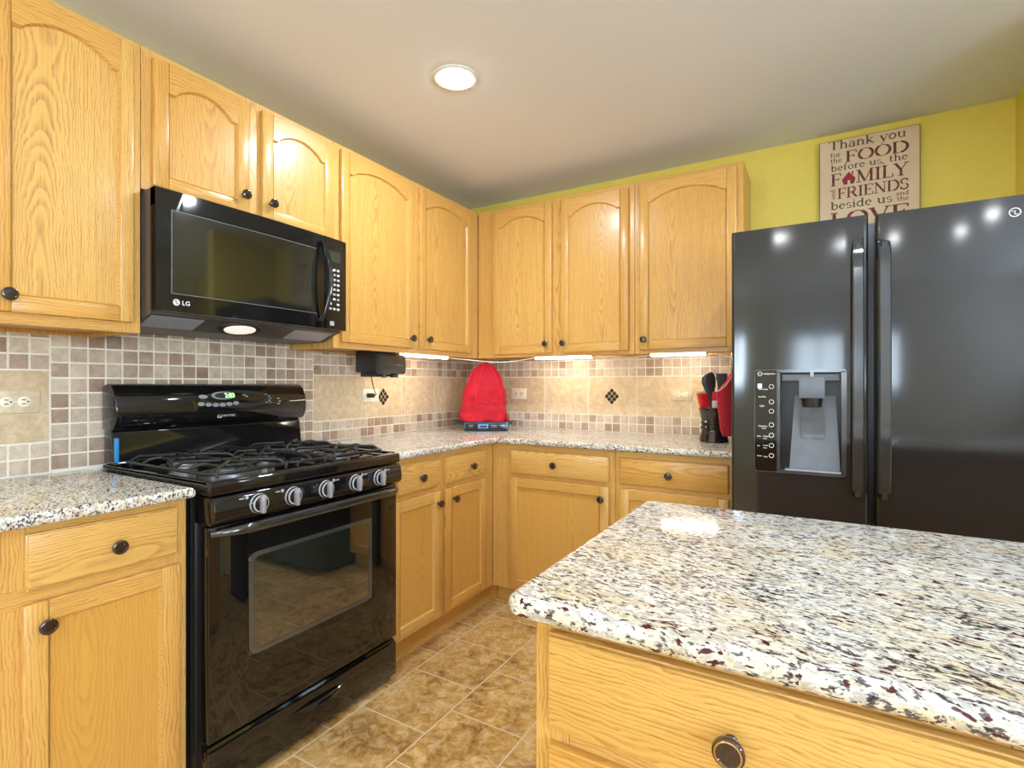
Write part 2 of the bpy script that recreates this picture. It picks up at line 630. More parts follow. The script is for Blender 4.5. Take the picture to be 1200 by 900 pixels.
# rear wall with two window openings
WIN = [(0.08, 0.72, 0.95, 2.12), (1.82, 2.48, 0.95, 2.06)]  # first window added for its light; second mirrored in the fridge
mb = MB()
xs = [0.0, WIN[0][0], WIN[0][1], WIN[1][0], WIN[1][1], XR]
for i in range(5):
    if i % 2 == 0:
        mb.box(xs[i], xs[i + 1], YB - 0.12, YB, 0.0, CEIL)
    else:
        mb.box(xs[i], xs[i + 1], YB - 0.12, YB, 0.0, 0.95)
        mb.box(xs[i], xs[i + 1], YB - 0.12, YB, 2.12, CEIL)
structure(mb, 'wall_rear', M_CREAM)
for k, (x0, x1, z0, z1) in enumerate(WIN):
    w = bpy.data.objects.new('window_%d' % (k + 1), None)
    COL.objects.link(w)
    w.location = ((x0 + x1) / 2, YB, z0)
    w['kind'] = 'structure'
    mb = MB()
    t = 0.05
    xm = (x0 + x1) / 2
    for a, b in ((x0, x0 + t), (xm - t / 2, xm + t / 2), (x1 - t, x1)):
        mb.box(a, b, YB - 0.09, YB - 0.03, z0 + t, z1 - t, 0, 0.004)
    for a, b in ((z0, z0 + t), (z1 - t, z1)):
        mb.box(x0, x1, YB - 0.09, YB - 0.03, a, b, 0, 0.004)
    mb.build('window_frame', M_WHITE, w)['kind'] = 'structure'
    MB().box(x0 + t, x1 - t, YB - 0.063, YB - 0.059, z0 + t, z1 - t).build('window_pane', M_GLASS, w)['kind'] = 'structure'
    area_light('daylight_fill', ((x0 + x1) / 2, YB - 0.16, (z0 + z1) / 2), (PI / 2 + 0.80, 0, 0), x1 - x0 - 0.1, z1 - z0 - 0.1, WINDOW_W * (x1 - x0) * (z1 - z0) * (0.7 if k == 0 else 0.40), (0.70, 0.85, 1.0))  # window lamp tilted upward to brighten the ceiling
for k, (y0, y1) in enumerate(ADDED_WINR):
    ym = (y0 + y1) / 2
    w = bpy.data.objects.new('window_%d' % (k + 3), None)
    COL.objects.link(w)
    w.location = (XR, ym, 0.9)
    w['kind'] = 'structure'
    mb = MB()
    for a, b in ((y0, y0 + 0.05), (ym - 0.025, ym + 0.025), (y1 - 0.05, y1)):
        mb.box(XR + 0.03, XR + 0.09, a, b, 0.95, 2.10, 0, 0.004)
    for a, b in ((0.9, 0.95), (2.10, 2.15)):
        mb.box(XR + 0.03, XR + 0.09, y0, y1, a, b, 0, 0.004)
    mb.build('window_frame', M_WHITE, w)['kind'] = 'structure'
    MB().box(XR + 0.059, XR + 0.063, y0 + 0.05, y1 - 0.05, 0.95, 2.10).build('window_pane', M_GLASS, w)['kind'] = 'structure'
    area_light('daylight_fill', (XR + 0.16, ym, 1.525), (0, PI / 2 + 0.80, 0), 1.1, y1 - y0 - 0.1, WINDOW_W * (y1 - y0) * 1.25, (0.70, 0.85, 1.0))  # lamp of an added window, tilted up towards the ceiling
# baseboards
structure(MB().box(3.0, XR, -0.015, 0.0, 0.0, 0.09, 0, 0.004), 'baseboard_back', M_WHITE)
structure(MB().box(XR - 0.015, XR, YB, -0.015, 0.0, 0.09, 0, 0.004), 'baseboard_right', M_WHITE)


# ------------------------------------------------------------------ backsplash tiles
def backsplash(name, label, T, cells, bed, accent):
    """cells: (a0, a1, z0, z1, material index, tint); bed: (a0, a1, z0, z1) rectangles of grout"""
    t = thing(name, label, 'backsplash', T(((bed[0][0] + bed[0][1]) / 2, 0.003, 0.914)))
    mb = MB(T)
    tint = []
    for a0, a1, z0, z1 in bed:
        mb.box(a0, a1, 0.0005, 0.005, z0, z1, 0)
        tint += [0.5] * 6
    c = 0.0012
    for a0, a1, z0, z1, mi, tv in cells:
        tm = bmesh.new()
        lo = [tm.verts.new(p) for p in ((a0, 0.004, z0), (a1, 0.004, z0), (a1, 0.004, z1), (a0, 0.004, z1))]
        hi = [tm.verts.new(p) for p in ((a0 + c, 0.008, z0 + c), (a1 - c, 0.008, z0 + c), (a1 - c, 0.008, z1 - c), (a0 + c, 0.008, z1 - c))]
        tm.faces.new(hi[::-1])
        for k in range(4):
            tm.faces.new((lo[k], hi[k], hi[(k + 1) % 4], lo[(k + 1) % 4]))
        mb.add(tm, mi, recalc=False)
        tint += [tv] * 5
    o = mb.build('tile_field', [M_GROUT, M_MOSAIC, M_STONE], t, sharp=20)
    at = o.data.attributes.new('tint', 'FLOAT', 'FACE')
    at.data.foreach_set('value', tint[:len(o.data.polygons)])
    for a, z in accent:
        mb = MB(T)
        s = 0.0135
        for i in range(-1, 2):
            for j in range(-1, 2):
                ca = a + (i - j) * 0.0158
                cz = z + (i + j) * 0.0172
                mb.prism([(ca - 0.0140, cz), (ca, cz - 0.0153), (ca + 0.0140, cz), (ca, cz + 0.0153)], 'y', 0.006, 0.0095, 0, 0.0012, 1)
        mb.build('accent_inset', M_ACCENT, t, label='dark bronze diamond inset of nine small tiles')
    return t


R = random.Random(3)
G = 0.0025
cells = []
ZB1, ZB2 = 1.0155, 1.2475   # travertine band


def rows(a_edges, zs, warm=0.0):
    for i in range(len(a_edges) - 1):
        for j in range(len(zs) - 1):
            cells.append((a_edges[i] + G, a_edges[i + 1] - G, zs[j] + G, zs[j + 1] - G, 1, min(1, max(0, R.random() * 0.95 + warm))))


def stones(edges):
    for i in range(len(edges) - 1):
        cells.append((edges[i] + G, edges[i + 1] - G, ZB1 + G, ZB2 - G, 2, R.random()))


low_z = [0.916, 0.966, ZB1]
up_z = [ZB2, 1.298, 1.349, 1.372]
# left wall: band, mosaic column behind the range, band to the corner
pitch = 0.0511
col_l, col_r = -2.328, -1.306
eL = [col_l - pitch * k for k in range(0, 18)][::-1]
rows(eL, low_z); rows(eL, up_z)
stones([col_l - 0.307 * k for k in (3, 2, 1, 0)])
eC = [col_l + pitch * k for k in range(21)]
zc = [0.9715 - 0.0503 + 0.0503 * k for k in range(0, 11)]
rows(eC, zc)
eR = [col_r + pitch * k for k in range(26)] + [-0.008]
rows(eR, low_z); rows(eR, up_z)
stones([col_r, -0.985, -0.676, -0.368, -0.060, -0.008])
backsplash('tile_backsplash', 'beige stone and mosaic tile backsplash on the wall behind the stove', T_LEFT, cells,
           [(-3.2, -0.001, 0.880, 1.372), (-2.2, -1.44, 1.372, 1.43)], [(-0.828, 1.129)])
cells = []
eB = [0.008] + [0.0122 + 0.0508 * k for k in range(1, 37)]
rows(eB, low_z, 0.02); rows(eB, up_z, 0.0)
stones([0.008, 0.317, 0.622, 0.927, 1.232, 1.537, 1.841])
backsplash('tile_backsplash', 'beige stone and mosaic tile backsplash on the wall left of the fridge', T_BACK, cells,
           [(0.006, 1.841, 0.880, 1.372)], [(1.077, 1.128)])


# ------------------------------------------------------------------ cabinets
def knob_mesh(T, a, n, z, ring=False):
    """cabinet knob whose foot stands at out = n"""
    mb = MB(T)
    prof = [(0.0085, 0.0), (0.0085, 0.002), (0.0055, 0.005), (0.0055, 0.013), (0.0120, 0.0155), (0.0172, 0.0185),
            (0.0180, 0.0215), (0.0172, 0.0245), (0.0150, 0.0262), (0.0132, 0.0264), (0.0120, 0.0255), (0.0070, 0.0262), (0.0005, 0.0265)]
    ms = [0] * len(prof)
    ms[8] = 1 if ring else 0
    mb.lathe([(r, h) for r, h in prof], (a, n, z), 'y', 24, 0, ms)
    return mb


def run_mats(T):
    if T is T_LEFT:
        return [oak('z', 'y', 'x'), oak('y', 'z', 'x'), oak('z', 'y', 'x', 1)]
    return [oak('z', 'x', 'y'), oak('x', 'z', 'y'), oak('z', 'x', 'y', 1)]


def panel_mat(T):
    return oak('z', 'y', 'x', 2) if T is T_LEFT else oak('z', 'x', 'y', 2)


def add_door(t, T, a0, a1, z0, z1, nb, arch, knob, sw=0.052, rw=0.052, plainpanel=False):
    nf = nb + 0.020
    c = 0.006
    al, ar, zb = a0 + sw, a1 - sw, z0 + rw
    W = ar - al
    if arch:
        zs, pk = z1 - 0.103, z1 - 0.057
        top = [(al, zs), (al + 0.014, zs)]
        N = 22
        for k in range(1, N):
            u = k / N
            top.append((al + 0.014 + u * (W - 0.028), zs + 0.004 + (pk - zs - 0.004) * (1 - abs(2 * u - 1) ** 2.1)))
        top += [(ar - 0.014, zs), (ar, zs)]
    else:
        top = [(al, z1 - rw), (ar, z1 - rw)]
    mb = MB(T)
    mb.box(a0, al - c, nb, nf, z0, z1, 0, 0.004)
    mb.box(ar + c, a1, nb, nf, z0, z1, 2, 0.004)
    mb.box(al - c, ar + c, nb, nf, z0, zb - c, 1, 0.003)
    poly = [(al - c, z1), (ar + c, z1), (ar + c, top[-1][1] + c)] + [(p[0], p[1] + c) for p in top[::-1]] + [(al - c, top[0][1] + c)]
    mb.prism(poly, 'y', nb, nf, 1, 0.002, 1, sel=lambda e: all(v.co.y > nf - 1e-5 and v.co.z > z1 - 1e-5 for v in e.verts))
    # moulded inner edge
    inner = [(al, zb), (ar, zb)] + top[::-1]
    outer = [(al - c, zb - c), (ar + c, zb - c)] + [(p[0] + (c if p[0] >= ar else (-c if p[0] <= al else 0)), p[1] + c) for p in top[::-1]]
    tm = bmesh.new()
    n = len(inner)
    prof = [(0.0, nf - 0.0003), (0.45, nf - 0.0045), (1.0, nf - 0.0105)]
    R3 = []
    for f, h in prof:
        R3.append([tm.verts.new((o[0] + (i[0] - o[0]) * f, h, o[1] + (i[1] - o[1]) * f)) for i, o in zip(inner, outer)])
    for j in range(2):
        for k in range(n):
            tm.faces.new((R3[j][k], R3[j][(k + 1) % n], R3[j + 1][(k + 1) % n], R3[j + 1][k]))
    mb.add(tm, 1, recalc=False)
    d = mb.build('door', run_mats(T), t)
    zt = max(p[1] for p in top)
    MB(T).box(al - 0.008, ar + 0.008, nb + 0.004, nf - 0.0100, zb - 0.008, zt + 0.012).build('door_panel', panel_mat(T) if plainpanel else run_mats(T)[0], d)
    if knob:
        knob_mesh(T, knob[0], nf, knob[1]).build('knob', [M_KNOB, M_KNOBRING], d, label='dark bronze round knob')
    return d


def add_drawer(t, T, a0, a1, z0, z1, nb, knob, ring=False):
    nf = nb + 0.020
    mb = MB(T)
    mb.box(a0, a1, nb, nf - 0.006, z0, z1, 0, 0.003)
    mb.prism([(a0 + 0.003, z0 + 0.003), (a1 - 0.003, z0 + 0.003), (a1 - 0.003, z1 - 0.003), (a0 + 0.003, z1 - 0.003)], 'y', nf - 0.007, nf, 0, 0.0035, 2,
             sel=lambda e: all(v.co.y > nf - 1e-5 for v in e.verts))
    d = mb.build('drawer', [run_mats(T)[1]], t)
    knob_mesh(T, knob[0], nf, knob[1], ring).build('knob', [M_KNOB, M_KNOBRING], d, label='dark bronze round knob')
    return d


def frame(t, T, n0, n1, stiles, rails):
    mb = MB(T)
    for a0, a1, z0, z1 in stiles:
        mb.box(a0, a1, n0, n1, z0, z1, 0, 0.0012, 1)
    for a0, a1, z0, z1 in rails:
        mb.box(a0, a1, n0, n1, z0, z1, 1, 0.0012, 1)
    return mb.build('face_frame', run_mats(T), t)


def carcass(t, T, a0, a1, n0, n1, z0, z1, open_bottom=True):
    """box of panels; the underside is recessed behind the frame"""
    mb = MB(T)
    th = 0.014
    mb.box(a0, a0 + th, n0, n1, z0, z1, 0)
    mb.box(a1 - th, a1, n0, n1, z0, z1, 0)
    mb.box(a0 + th, a1 - th, n0, n0 + 0.008, z0, z1, 0)
    mb.box(a0 + th, a1 - th, n0 + 0.008, n1, z0 + 0.012, z0 + 0.024, 0)
    mb.box(a0 + th, a1 - th, n0 + 0.008, n1, z1 - th, z1, 0)
    return mb.build('carcass', run_mats(T), t)


ZT, ZU = 2.275, 1.3625
UB, UF = 0.286, 0.305        # carcass depth, frame front

# upper cabinet at the far left
t = thing('wall_cabinet', 'tall arched oak wall cabinet left of the microwave', 'cabinet', T_LEFT((-2.40, 0.0, ZU)))
carcass(t, T_LEFT, -2.60, -2.201, 0.009, UB, ZU, ZT)
frame(t, T_LEFT, UB, UF, [(-2.60, -2.55, ZU, ZT), (-2.25, -2.201, ZU, ZT)], [(-2.55, -2.25, ZU, ZU + 0.045), (-2.55, -2.25, ZT - 0.04, ZT)])
add_door(t, T_LEFT, -2.549, -2.227, 1.3935, 2.252, UF, True, (-2.521, 1.437), sw=0.043)

# over the microwave
ZM = 1.822
t = thing('wall_cabinet', 'short double door oak wall cabinet above the microwave', 'cabinet', T_LEFT((-1.82, 0.0, ZM)))
carcass(t, T_LEFT, -2.199, -1.441, 0.001, UB, ZM, ZT)
frame(t, T_LEFT, UB, UF, [(-2.199, -2.15, ZM, ZT), (-1.87, -1.77, ZM, ZT), (-1.47, -1.441, ZM, ZT)],
      [(-2.15, -1.87, ZM, ZM + 0.04), (-1.77, -1.47, ZM, ZM + 0.04), (-2.15, -1.87, ZT - 0.04, ZT), (-1.77, -1.47, ZT - 0.04, ZT)])
add_door(t, T_LEFT, -2.171, -1.844, 1.838, 2.250, UF, True, (-1.869, 1.899), rw=0.045)
add_door(t, T_LEFT, -1.792, -1.452, 1.838, 2.250, UF, True, (-1.757, 1.899), rw=0.045)

# left wall, between the microwave and the corner
t = thing('wall_cabinet', 'double door oak wall cabinet right of the microwave', 'cabinet', T_LEFT((-0.9, 0.0, ZU)))
carcass(t, T_LEFT, -1.439, -0.009, 0.009, UB, ZU, ZT)
frame(t, T_LEFT, UB, UF, [(-1.439, -1.38, ZU, ZT), (-0.95, -0.85, ZU, ZT), (-0.42, -0.307, ZU, ZT)],
      [(-1.38, -0.95, ZU, ZU + 0.04), (-0.85, -0.42, ZU, ZU + 0.04), (-1.38, -0.95, ZT - 0.04, ZT), (-0.85, -0.42, ZT - 0.04, ZT)])
add_door(t, T_LEFT, -1.408, -0.924, 1.3905, 2.252, UF, True, (-0.951, 1.440))
add_door(t, T_LEFT, -0.876, -0.398, 1.3905, 2.252, UF, True, (-0.815, 1.443))

# back wall
t = thing('wall_cabinet', 'double door oak wall cabinet in the corner above the red covered appliance', 'cabinet', T_BACK((0.8, 0.0, ZU)))
carcass(t, T_BACK, 0.307, 1.309, 0.009, UB, ZU, ZT)
frame(t, T_BACK, UB, UF, [(0.307, 0.45, ZU, ZT), (0.80, 0.91, ZU, ZT), (1.25, 1.309, ZU, ZT)],
      [(0.45, 0.80, ZU, ZU + 0.04), (0.91, 1.25, ZU, ZU + 0.04), (0.45, 0.80, ZT - 0.04, ZT), (0.91, 1.25, ZT - 0.04, ZT)])
add_door(t, T_BACK, 0.426, 0.827, 1.383, 2.250, UF, True, (0.795, 1.435))
add_door(t, T_BACK, 0.887, 1.280, 1.383, 2.250, UF, True, (0.905, 1.433))
t = thing('wall_cabinet', 'single door oak wall cabinet beside the fridge', 'cabinet', T_BACK((1.57, 0.0, ZU)))
carcass(t, T_BACK, 1.311, 1.842, 0.009, UB, ZU, ZT)
frame(t, T_BACK, UB, UF, [(1.311, 1.37, ZU, ZT), (1.78, 1.842, ZU, ZT)], [(1.37, 1.78, ZU, ZU + 0.04), (1.37, 1.78, ZT - 0.04, ZT)])
add_door(t, T_BACK, 1.340, 1.814, 1.383, 2.250, UF, True, (1.366, 1.435))

# ---- base cabinets
BB, BF = 0.590, 0.610
ZF, ZTOP = 0.100, 0.883


def base_box(t, T, a0, a1, n0, n1, ext=(0, 0)):
    mb = MB(T)
    th = 0.014
    mb.box(a0, a0 + th, n0, n1, ZF, ZTOP, 0)
    mb.box(a1 - th, a1, n0, n1, ZF, ZTOP, 0)
    mb.box(a0 + th, a1 - th, n0, n0 + 0.01, ZF, ZTOP, 0)
    mb.box(a0 + th, a1 - th, n0 + 0.01, n1, ZF, ZF + 0.014, 0)
    mb.build('carcass', run_mats(T), t)
    mb = MB(T)
    mb.box(a0, a1 + ext[1], n1 - 0.045, n1 - 0.030, 0.0, ZF - 0.0005, 1)
    if ext[1]:
        mb.box(a1 + 0.046, a1 + ext[1], n1 - 0.030, n1 + 0.0215, 0.0, ZF - 0.0005, 1)
    mb.build('toe_kick', run_mats(T), t)
    MB(T).prism([(n1 - 0.030, 0.0), (n1 - 0.014, 0.0), (n1 - 0.018, 0.012), (n1 - 0.030, 0.018)], 'x', a0 - ext[0] * 0.8, a1 + ext[1] * 0.8, 1).build('shoe_moulding', run_mats(T), t)


t = thing('base_cabinet', 'oak base cabinet with one drawer and door left of the stove', 'cabinet', T_LEFT((-2.42, 0.3, 0.0)))
base_box(t, T_LEFT, -2.66, -2.222, 0.009, BB)
frame(t, T_LEFT, BB, BF, [(-2.66, -2.56, 0.74, ZTOP), (-2.66, -2.56, ZF, 0.698), (-2.27, -2.222, ZF, ZTOP)],
      [(-2.56, -2.27, ZTOP - 0.03, ZTOP), (-2.66, -2.27, 0.698, 0.74), (-2.56, -2.27, ZF, ZF + 0.04)])
add_drawer(t, T_LEFT, -2.573, -2.252, 0.736, 0.864, BF, (-2.400, 0.795))
add_door(t, T_LEFT, -2.579, -2.247, 0.117, 0.706, BF, False, (-2.541, 0.653), plainpanel=True)

t = thing('base_cabinet', 'oak corner base cabinet with two narrow doors right of the stove', 'cabinet', T_LEFT((-1.0, 0.3, 0.0)))
base_box(t, T_LEFT, -1.424, -0.620, 0.009, BB, (0, 0.060))
frame(t, T_LEFT, BB, BF, [(-1.424, -1.37, ZF, ZTOP), (-1.12, -1.02, ZF, ZTOP), (-0.73, -0.6105, ZF, ZTOP)],
      [(-1.37, -1.12, ZTOP - 0.035, ZTOP), (-1.02, -0.73, ZTOP - 0.035, ZTOP), (-1.37, -1.12, 0.695, 0.74), (-1.02, -0.73, 0.695, 0.74),
       (-1.37, -1.12, ZF, ZF + 0.04), (-1.02, -0.73, ZF, ZF + 0.04)])
add_drawer(t, T_LEFT, -1.385, -1.096, 0.729, 0.856, BF, (-1.232, 0.786))
add_drawer(t, T_LEFT, -1.050, -0.704, 0.729, 0.856, BF, (-0.840, 0.786))
add_door(t, T_LEFT, -1.412, -1.091, 0.117, 0.703, BF, False, (-1.109, 0.649), plainpanel=True)
add_door(t, T_LEFT, -1.050, -0.704, 0.117, 0.703, BF, False, (-0.988, 0.648), plainpanel=True)

t = thing('base_cabinet', 'oak base cabinet with wide drawer over single door along the back wall', 'cabinet', T_BACK((0.96, 0.3, 0.0)))
base_box(t, T_BACK, 0.612, 1.308, 0.009, BB)
frame(t, T_BACK, BB, BF, [(0.6105, 0.76, ZF, ZTOP), (1.26, 1.308, ZF, ZTOP)],
      [(0.76, 1.26, ZTOP - 0.035, ZTOP), (0.76, 1.26, 0.695, 0.74), (0.76, 1.26, ZF, ZF + 0.04)])
add_drawer(t, T_BACK, 0.735, 1.282, 0.727, 0.853, BF, (0.994, 0.789))
add_door(t, T_BACK, 0.729, 1.282, 0.117, 0.705, BF, False, (1.247, 0.646), plainpanel=True)

t = thing('base_cabinet', 'oak base cabinet with a drawer beside the fridge, mostly behind the island', 'cabinet', T_BACK((1.57, 0.3, 0.0)))
base_box(t, T_BACK, 1.310, 1.842, 0.009, BB)
frame(t, T_BACK, BB, BF, [(1.310, 1.36, ZF, ZTOP), (1.79, 1.842, ZF, ZTOP)],
      [(1.36, 1.79, ZTOP - 0.035, ZTOP), (1.36, 1.79, 0.695, 0.74), (1.36, 1.79, ZF, ZF + 0.04)])
add_drawer(t, T_BACK, 1.337, 1.820, 0.727, 0.853, BF, (1.569, 0.787))
add_door(t, T_BACK, 1.337, 1.820, 0.117, 0.705, BF, False, (1.785, 0.646), plainpanel=True)


# ------------------------------------------------------------------ granite tops
def slab(name, poly, z0, z1, label, soft, r=0.0125, corner=None):
    """poly in (x, y); soft(mid) says which edge of the outline is a finished, rounded edge"""
    tm = bmesh.new()
    vs = [tm.verts.new((p[0], p[1], z0)) for p in poly]
    f = tm.faces.new(vs)
    ex = bmesh.ops.extrude_face_region(tm, geom=[f])
    for v in ex['geom']:
        if isinstance(v, bmesh.types.BMVert):
            v.co.z = z1
    if corner:
        ed = [e for e in tm.edges if abs(e.verts[0].co.z - e.verts[1].co.z) > 0.01 and corner(e.verts[0].co)]
        bmesh.ops.bevel(tm, geom=ed, offset=0.028, segments=6, affect='EDGES', profile=0.5)
    ed = [e for e in tm.edges if abs(e.verts[0].co.z - e.verts[1].co.z) < 1e-6 and soft((e.verts[0].co + e.verts[1].co) / 2)]
    bmesh.ops.bevel(tm, geom=ed, offset=r, segments=5, affect='EDGES', profile=0.5)
    mb = MB()
    mb.add(tm, 0)
    return tag(mb.build(name, M_GRANITE), label, 'countertop')


ZC0, ZC1 = 0.8835, 0.914
CE = 0.650
slab('granite_countertop', [(0.0095, -2.70), (CE, -2.70), (CE, -2.218), (0.0095, -2.218)], ZC0, ZC1, 'speckled granite countertop on the base cabinet left of the stove',
     lambda m: m.x > CE - 0.01 or (m.y > -2.222 and m.x > 0.3))
slab('granite_countertop', [(0.0095, -1.427), (CE, -1.427), (CE, -CE), (1.846, -CE), (1.846, -0.0095), (0.0095, -0.0095)], ZC0, ZC1,
     'L shaped speckled granite countertop in the corner between stove and fridge', lambda m: (abs(m.x - CE) < 0.004 and m.y < -CE + 0.01) or (abs(m.y + CE) < 0.004 and m.x > CE - 0.01))

# ------------------------------------------------------------------ island
IX0, IX1, IY0, IY1 = 1.778, 3.30, -2.420, -1.726
slab('granite_island_top', [(IX0, IY0), (IX1, IY0), (IX1, IY1), (IX0, IY1)], 0.8835, 0.914, 'large speckled granite top of the kitchen island in the foreground',
     lambda m: True, 0.0148, lambda v: v.x < 2)
t = thing('island_cabinet', 'oak island cabinet with stacked drawers under the granite top in the foreground', 'cabinet', (2.5, -2.1, 0.0))
# island front faces -y : local out = -y
NF = 2.370
mb = MB(T_BACK)
mb.box(1.806, 1.834, 1.77, NF - 0.02, 0.10, 0.883, 0)
mb.box(3.25, 3.266, 1.77, NF - 0.02, 0.10, 0.883, 0)
mb.box(1.834, 3.25, 1.77, 1.786, 0.10, 0.883, 0)
mb.box(1.834, 3.25, 1.786, NF - 0.02, 0.10, 0.116, 0)
mb.build('carcass', run_mats(T_BACK), t)
MB(T_BACK).box(1.87, 3.2, 1.83, NF - 0.07, 0.0, 0.0995, 1).build('toe_kick', run_mats(T_BACK), t)
frame(t, T_BACK, NF - 0.02, NF, [(1.806, 1.858, 0.10, 0.883), (2.31, 2.37, 0.10, 0.883), (3.22, 3.266, 0.10, 0.883)],
      [(1.858, 2.31, 0.845, 0.883), (1.858, 2.31, 0.70, 0.745), (1.858, 2.31, 0.41, 0.45), (1.858, 2.31, 0.10, 0.14),
       (2.37, 3.22, 0.845, 0.883), (2.37, 3.22, 0.70, 0.745), (2.37, 3.22, 0.10, 0.14)])
add_drawer(t, T_BACK, 1.832, 2.330, 0.730, 0.8620, NF, (2.068, 0.795), True)
add_drawer(t, T_BACK, 1.832, 2.330, 0.425, 0.707, NF, (2.075, 0.57), True)
add_drawer(t, T_BACK, 1.832, 2.330, 0.12, 0.405, NF, (2.075, 0.26), True)
add_drawer(t, T_BACK, 2.352, 3.24, 0.732, 0.8655, NF, (2.80, 0.786), True)
add_door(t, T_BACK, 2.352, 2.79, 0.12, 0.712, NF, False, (2.76, 0.64), plainpanel=True)
add_door(t, T_BACK, 2.80, 3.24, 0.12, 0.712, NF, False, (2.83, 0.64), plainpanel=True)


# ------------------------------------------------------------------ range
RA0, RA1 = -2.196, -1.434
RC = (RA0 + RA1) / 2
rg = thing('gas_range', 'black freestanding gas stove with oven between the base cabinets', 'stove', (0.34, RC, 0.0))
mb = MB(T_LEFT)
mb.box(RA0 + 0.004, RA1 - 0.004, 0.03, 0.600, 0.025, 0.885, 0, 0.003)
mb.box(RA0 + 0.010, RA1 - 0.010, 0.600, 0.630, 0.03, 0.86, 0, 0.002)
mb.box(RA0 + 0.0015, RA0 + 0.005, 0.545, 0.556, 0.03, 0.88, 0)
mb.box(RA0 + 0.0015, RA0 + 0.005, 0.575, 0.584, 0.03, 0.88, 0)
for a in (RA0 + 0.05, RA1 - 0.05):
    for n in (0.08, 0.56):
        mb.lathe([(0.018, 0.0), (0.018, 0.026)], (a, n, 0.0), 'z', 12, 0)
mb.build('range_body', M_BLACKSIDE, rg)
# cooktop with raised rim
mb = MB(T_LEFT)
mb.prism([(0.035, 0.885), (0.686, 0.885), (0.690, 0.892), (0.690, 0.916), (0.682, 0.924), (0.660, 0.926), (0.640, 0.920), (0.110, 0.920), (0.100, 0.926), (0.035, 0.926)],
         'x', RA0, RA1, 0, 0.003, 2)
mb.box(RA0, RA0 + 0.016, 0.04, 0.668, 0.915, 0.9265, 0, 0.003)
mb.box(RA1 - 0.016, RA1, 0.04, 0.668, 0.915, 0.9265, 0, 0.003)
mb.build('cooktop', M_BLACK, rg)
# control panel
mb = MB(T_LEFT)
mb.prism([(0.600, 0.800), (0.680, 0.800), (0.700, 0.812), (0.704, 0.835), (0.698, 0.872), (0.690, 0.882), (0.600, 0.882)], 'x', RA0 + 0.002, RA1 - 0.002, 0, 0.004, 2)
cp = mb.build('control_panel', M_BLACK, rg)
for i, a in enumerate((-2.062, -1.944, -1.815, -1.683, -1.564)):
    mb = MB(T_LEFT)
    mb.lathe([(0.0295, 0.0), (0.0300, 0.004), (0.0285, 0.010), (0.0255, 0.016), (0.0215, 0.018), (0.001, 0.0182)], (a, 0.7005, 0.845), 'y', 28, 0, [0, 2, 0, 2, 0, 0])
    mb.box(a - 0.0065, a + 0.0065, 0.716, 0.734, 0.845 - 0.0275, 0.845 + 0.0275, 1, 0.004)
    mb.build('burner_knob', [M_BLACK, M_SILVER, M_GREYPRINT], rg, label='black and chrome burner knob with a silver grip bar')
    # printed burner symbol beside each knob
    mb = MB(T_LEFT)
    s = -1 if i < 2 else 1
    mb.lathe([(0.0055, 0.0), (0.0055, 0.0006), (0.001, 0.0007)], (a + s * 0.036, 0.7012, 0.868), 'y', 12, 0)
    mb.box(a + s * 0.052 - 0.008, a + s * 0.052 + 0.008, 0.7008, 0.7016, 0.8655, 0.8690, 0)
    mb.build('burner_symbol', M_GREYPRINT, cp)
# oven door
DZ0, DZ1 = 0.182, 0.795
DF = 0.672
wa0, wa1, wz0, wz1 = -2.072, -1.572, 0.380, 0.690
mb = MB(T_LEFT)
mb.box(RA0 + 0.002, wa0, 0.634, DF, DZ0, DZ1, 0, 0.0025)
mb.box(wa1, RA1 - 0.002, 0.634, DF, DZ0, DZ1, 0, 0.0025)
mb.box(wa0 - 0.003, wa1 + 0.003, 0.636, DF - 0.00005, DZ0, wz0, 0, 0.0)
mb.box(wa0 - 0.003, wa1 + 0.003, 0.636, DF - 0.00005, wz1, DZ1, 0, 0.0)
od = mb.build('oven_door', M_BLACKGLASS, rg)
MB(T_LEFT).box(wa0 - 0.004, wa1 + 0.004, 0.640, DF - 0.0012, wz0 - 0.004, wz1 + 0.004).build('oven_window', M_OVENGLASS, od, label='reflective greenish oven window')


def round_rect(a0, a1, z0, z1, r, seg=6):
    out = []
    for cx, cz, s in ((a1 - r, z1 - r, 0), (a0 + r, z1 - r, 1), (a0 + r, z0 + r, 2), (a1 - r, z0 + r, 3)):
        for k in range(seg + 1):
            an = PI / 2 * (s + k / seg)
            out.append((cx + r * math.cos(an), cz + r * math.sin(an)))
    return out


mb = MB(T_LEFT)
o_, i_ = round_rect(wa0 - 0.001, wa1 + 0.001, wz0 - 0.001, wz1 + 0.001, 0.03), round_rect(wa0 + 0.013, wa1 - 0.013, wz0 + 0.013, wz1 - 0.013, 0.022)
mb.loft([[(a, DF - 0.001, z) for a, z in o_], [(a, DF + 0.0008, z) for a, z in o_], [(a, DF + 0.0004, z) for a, z in i_], [(a, DF - 0.0011, z) for a, z in i_]], 0, caps=False)
mb.build('window_trim', plain('dark_window_border', (0.055, 0.058, 0.056), 0.10, ior=2.0), od)
# handle bar
mb = MB(T_LEFT)
pts = []
for k in range(25):
    u = k / 24
    a = RA0 + 0.006 + u * (RA1 - RA0 - 0.012)
    bow = min(1, min(u, 1 - u) / 0.10)
    pts.append((a, DF + 0.006 + 0.040 * math.sin(bow * PI / 2), 0.778 + 0.004 * math.sin(bow * PI / 2)))
mb.tube(pts, [0.010 + 0.006 * min(1, min(k, 24 - k) / 3) for k in range(25)], 12, 0, flat=(0.85, 1.0))
mb.build('oven_handle', plain('gloss_black_handle', (0.02, 0.02, 0.02), 0.10, ior=1.9), od)
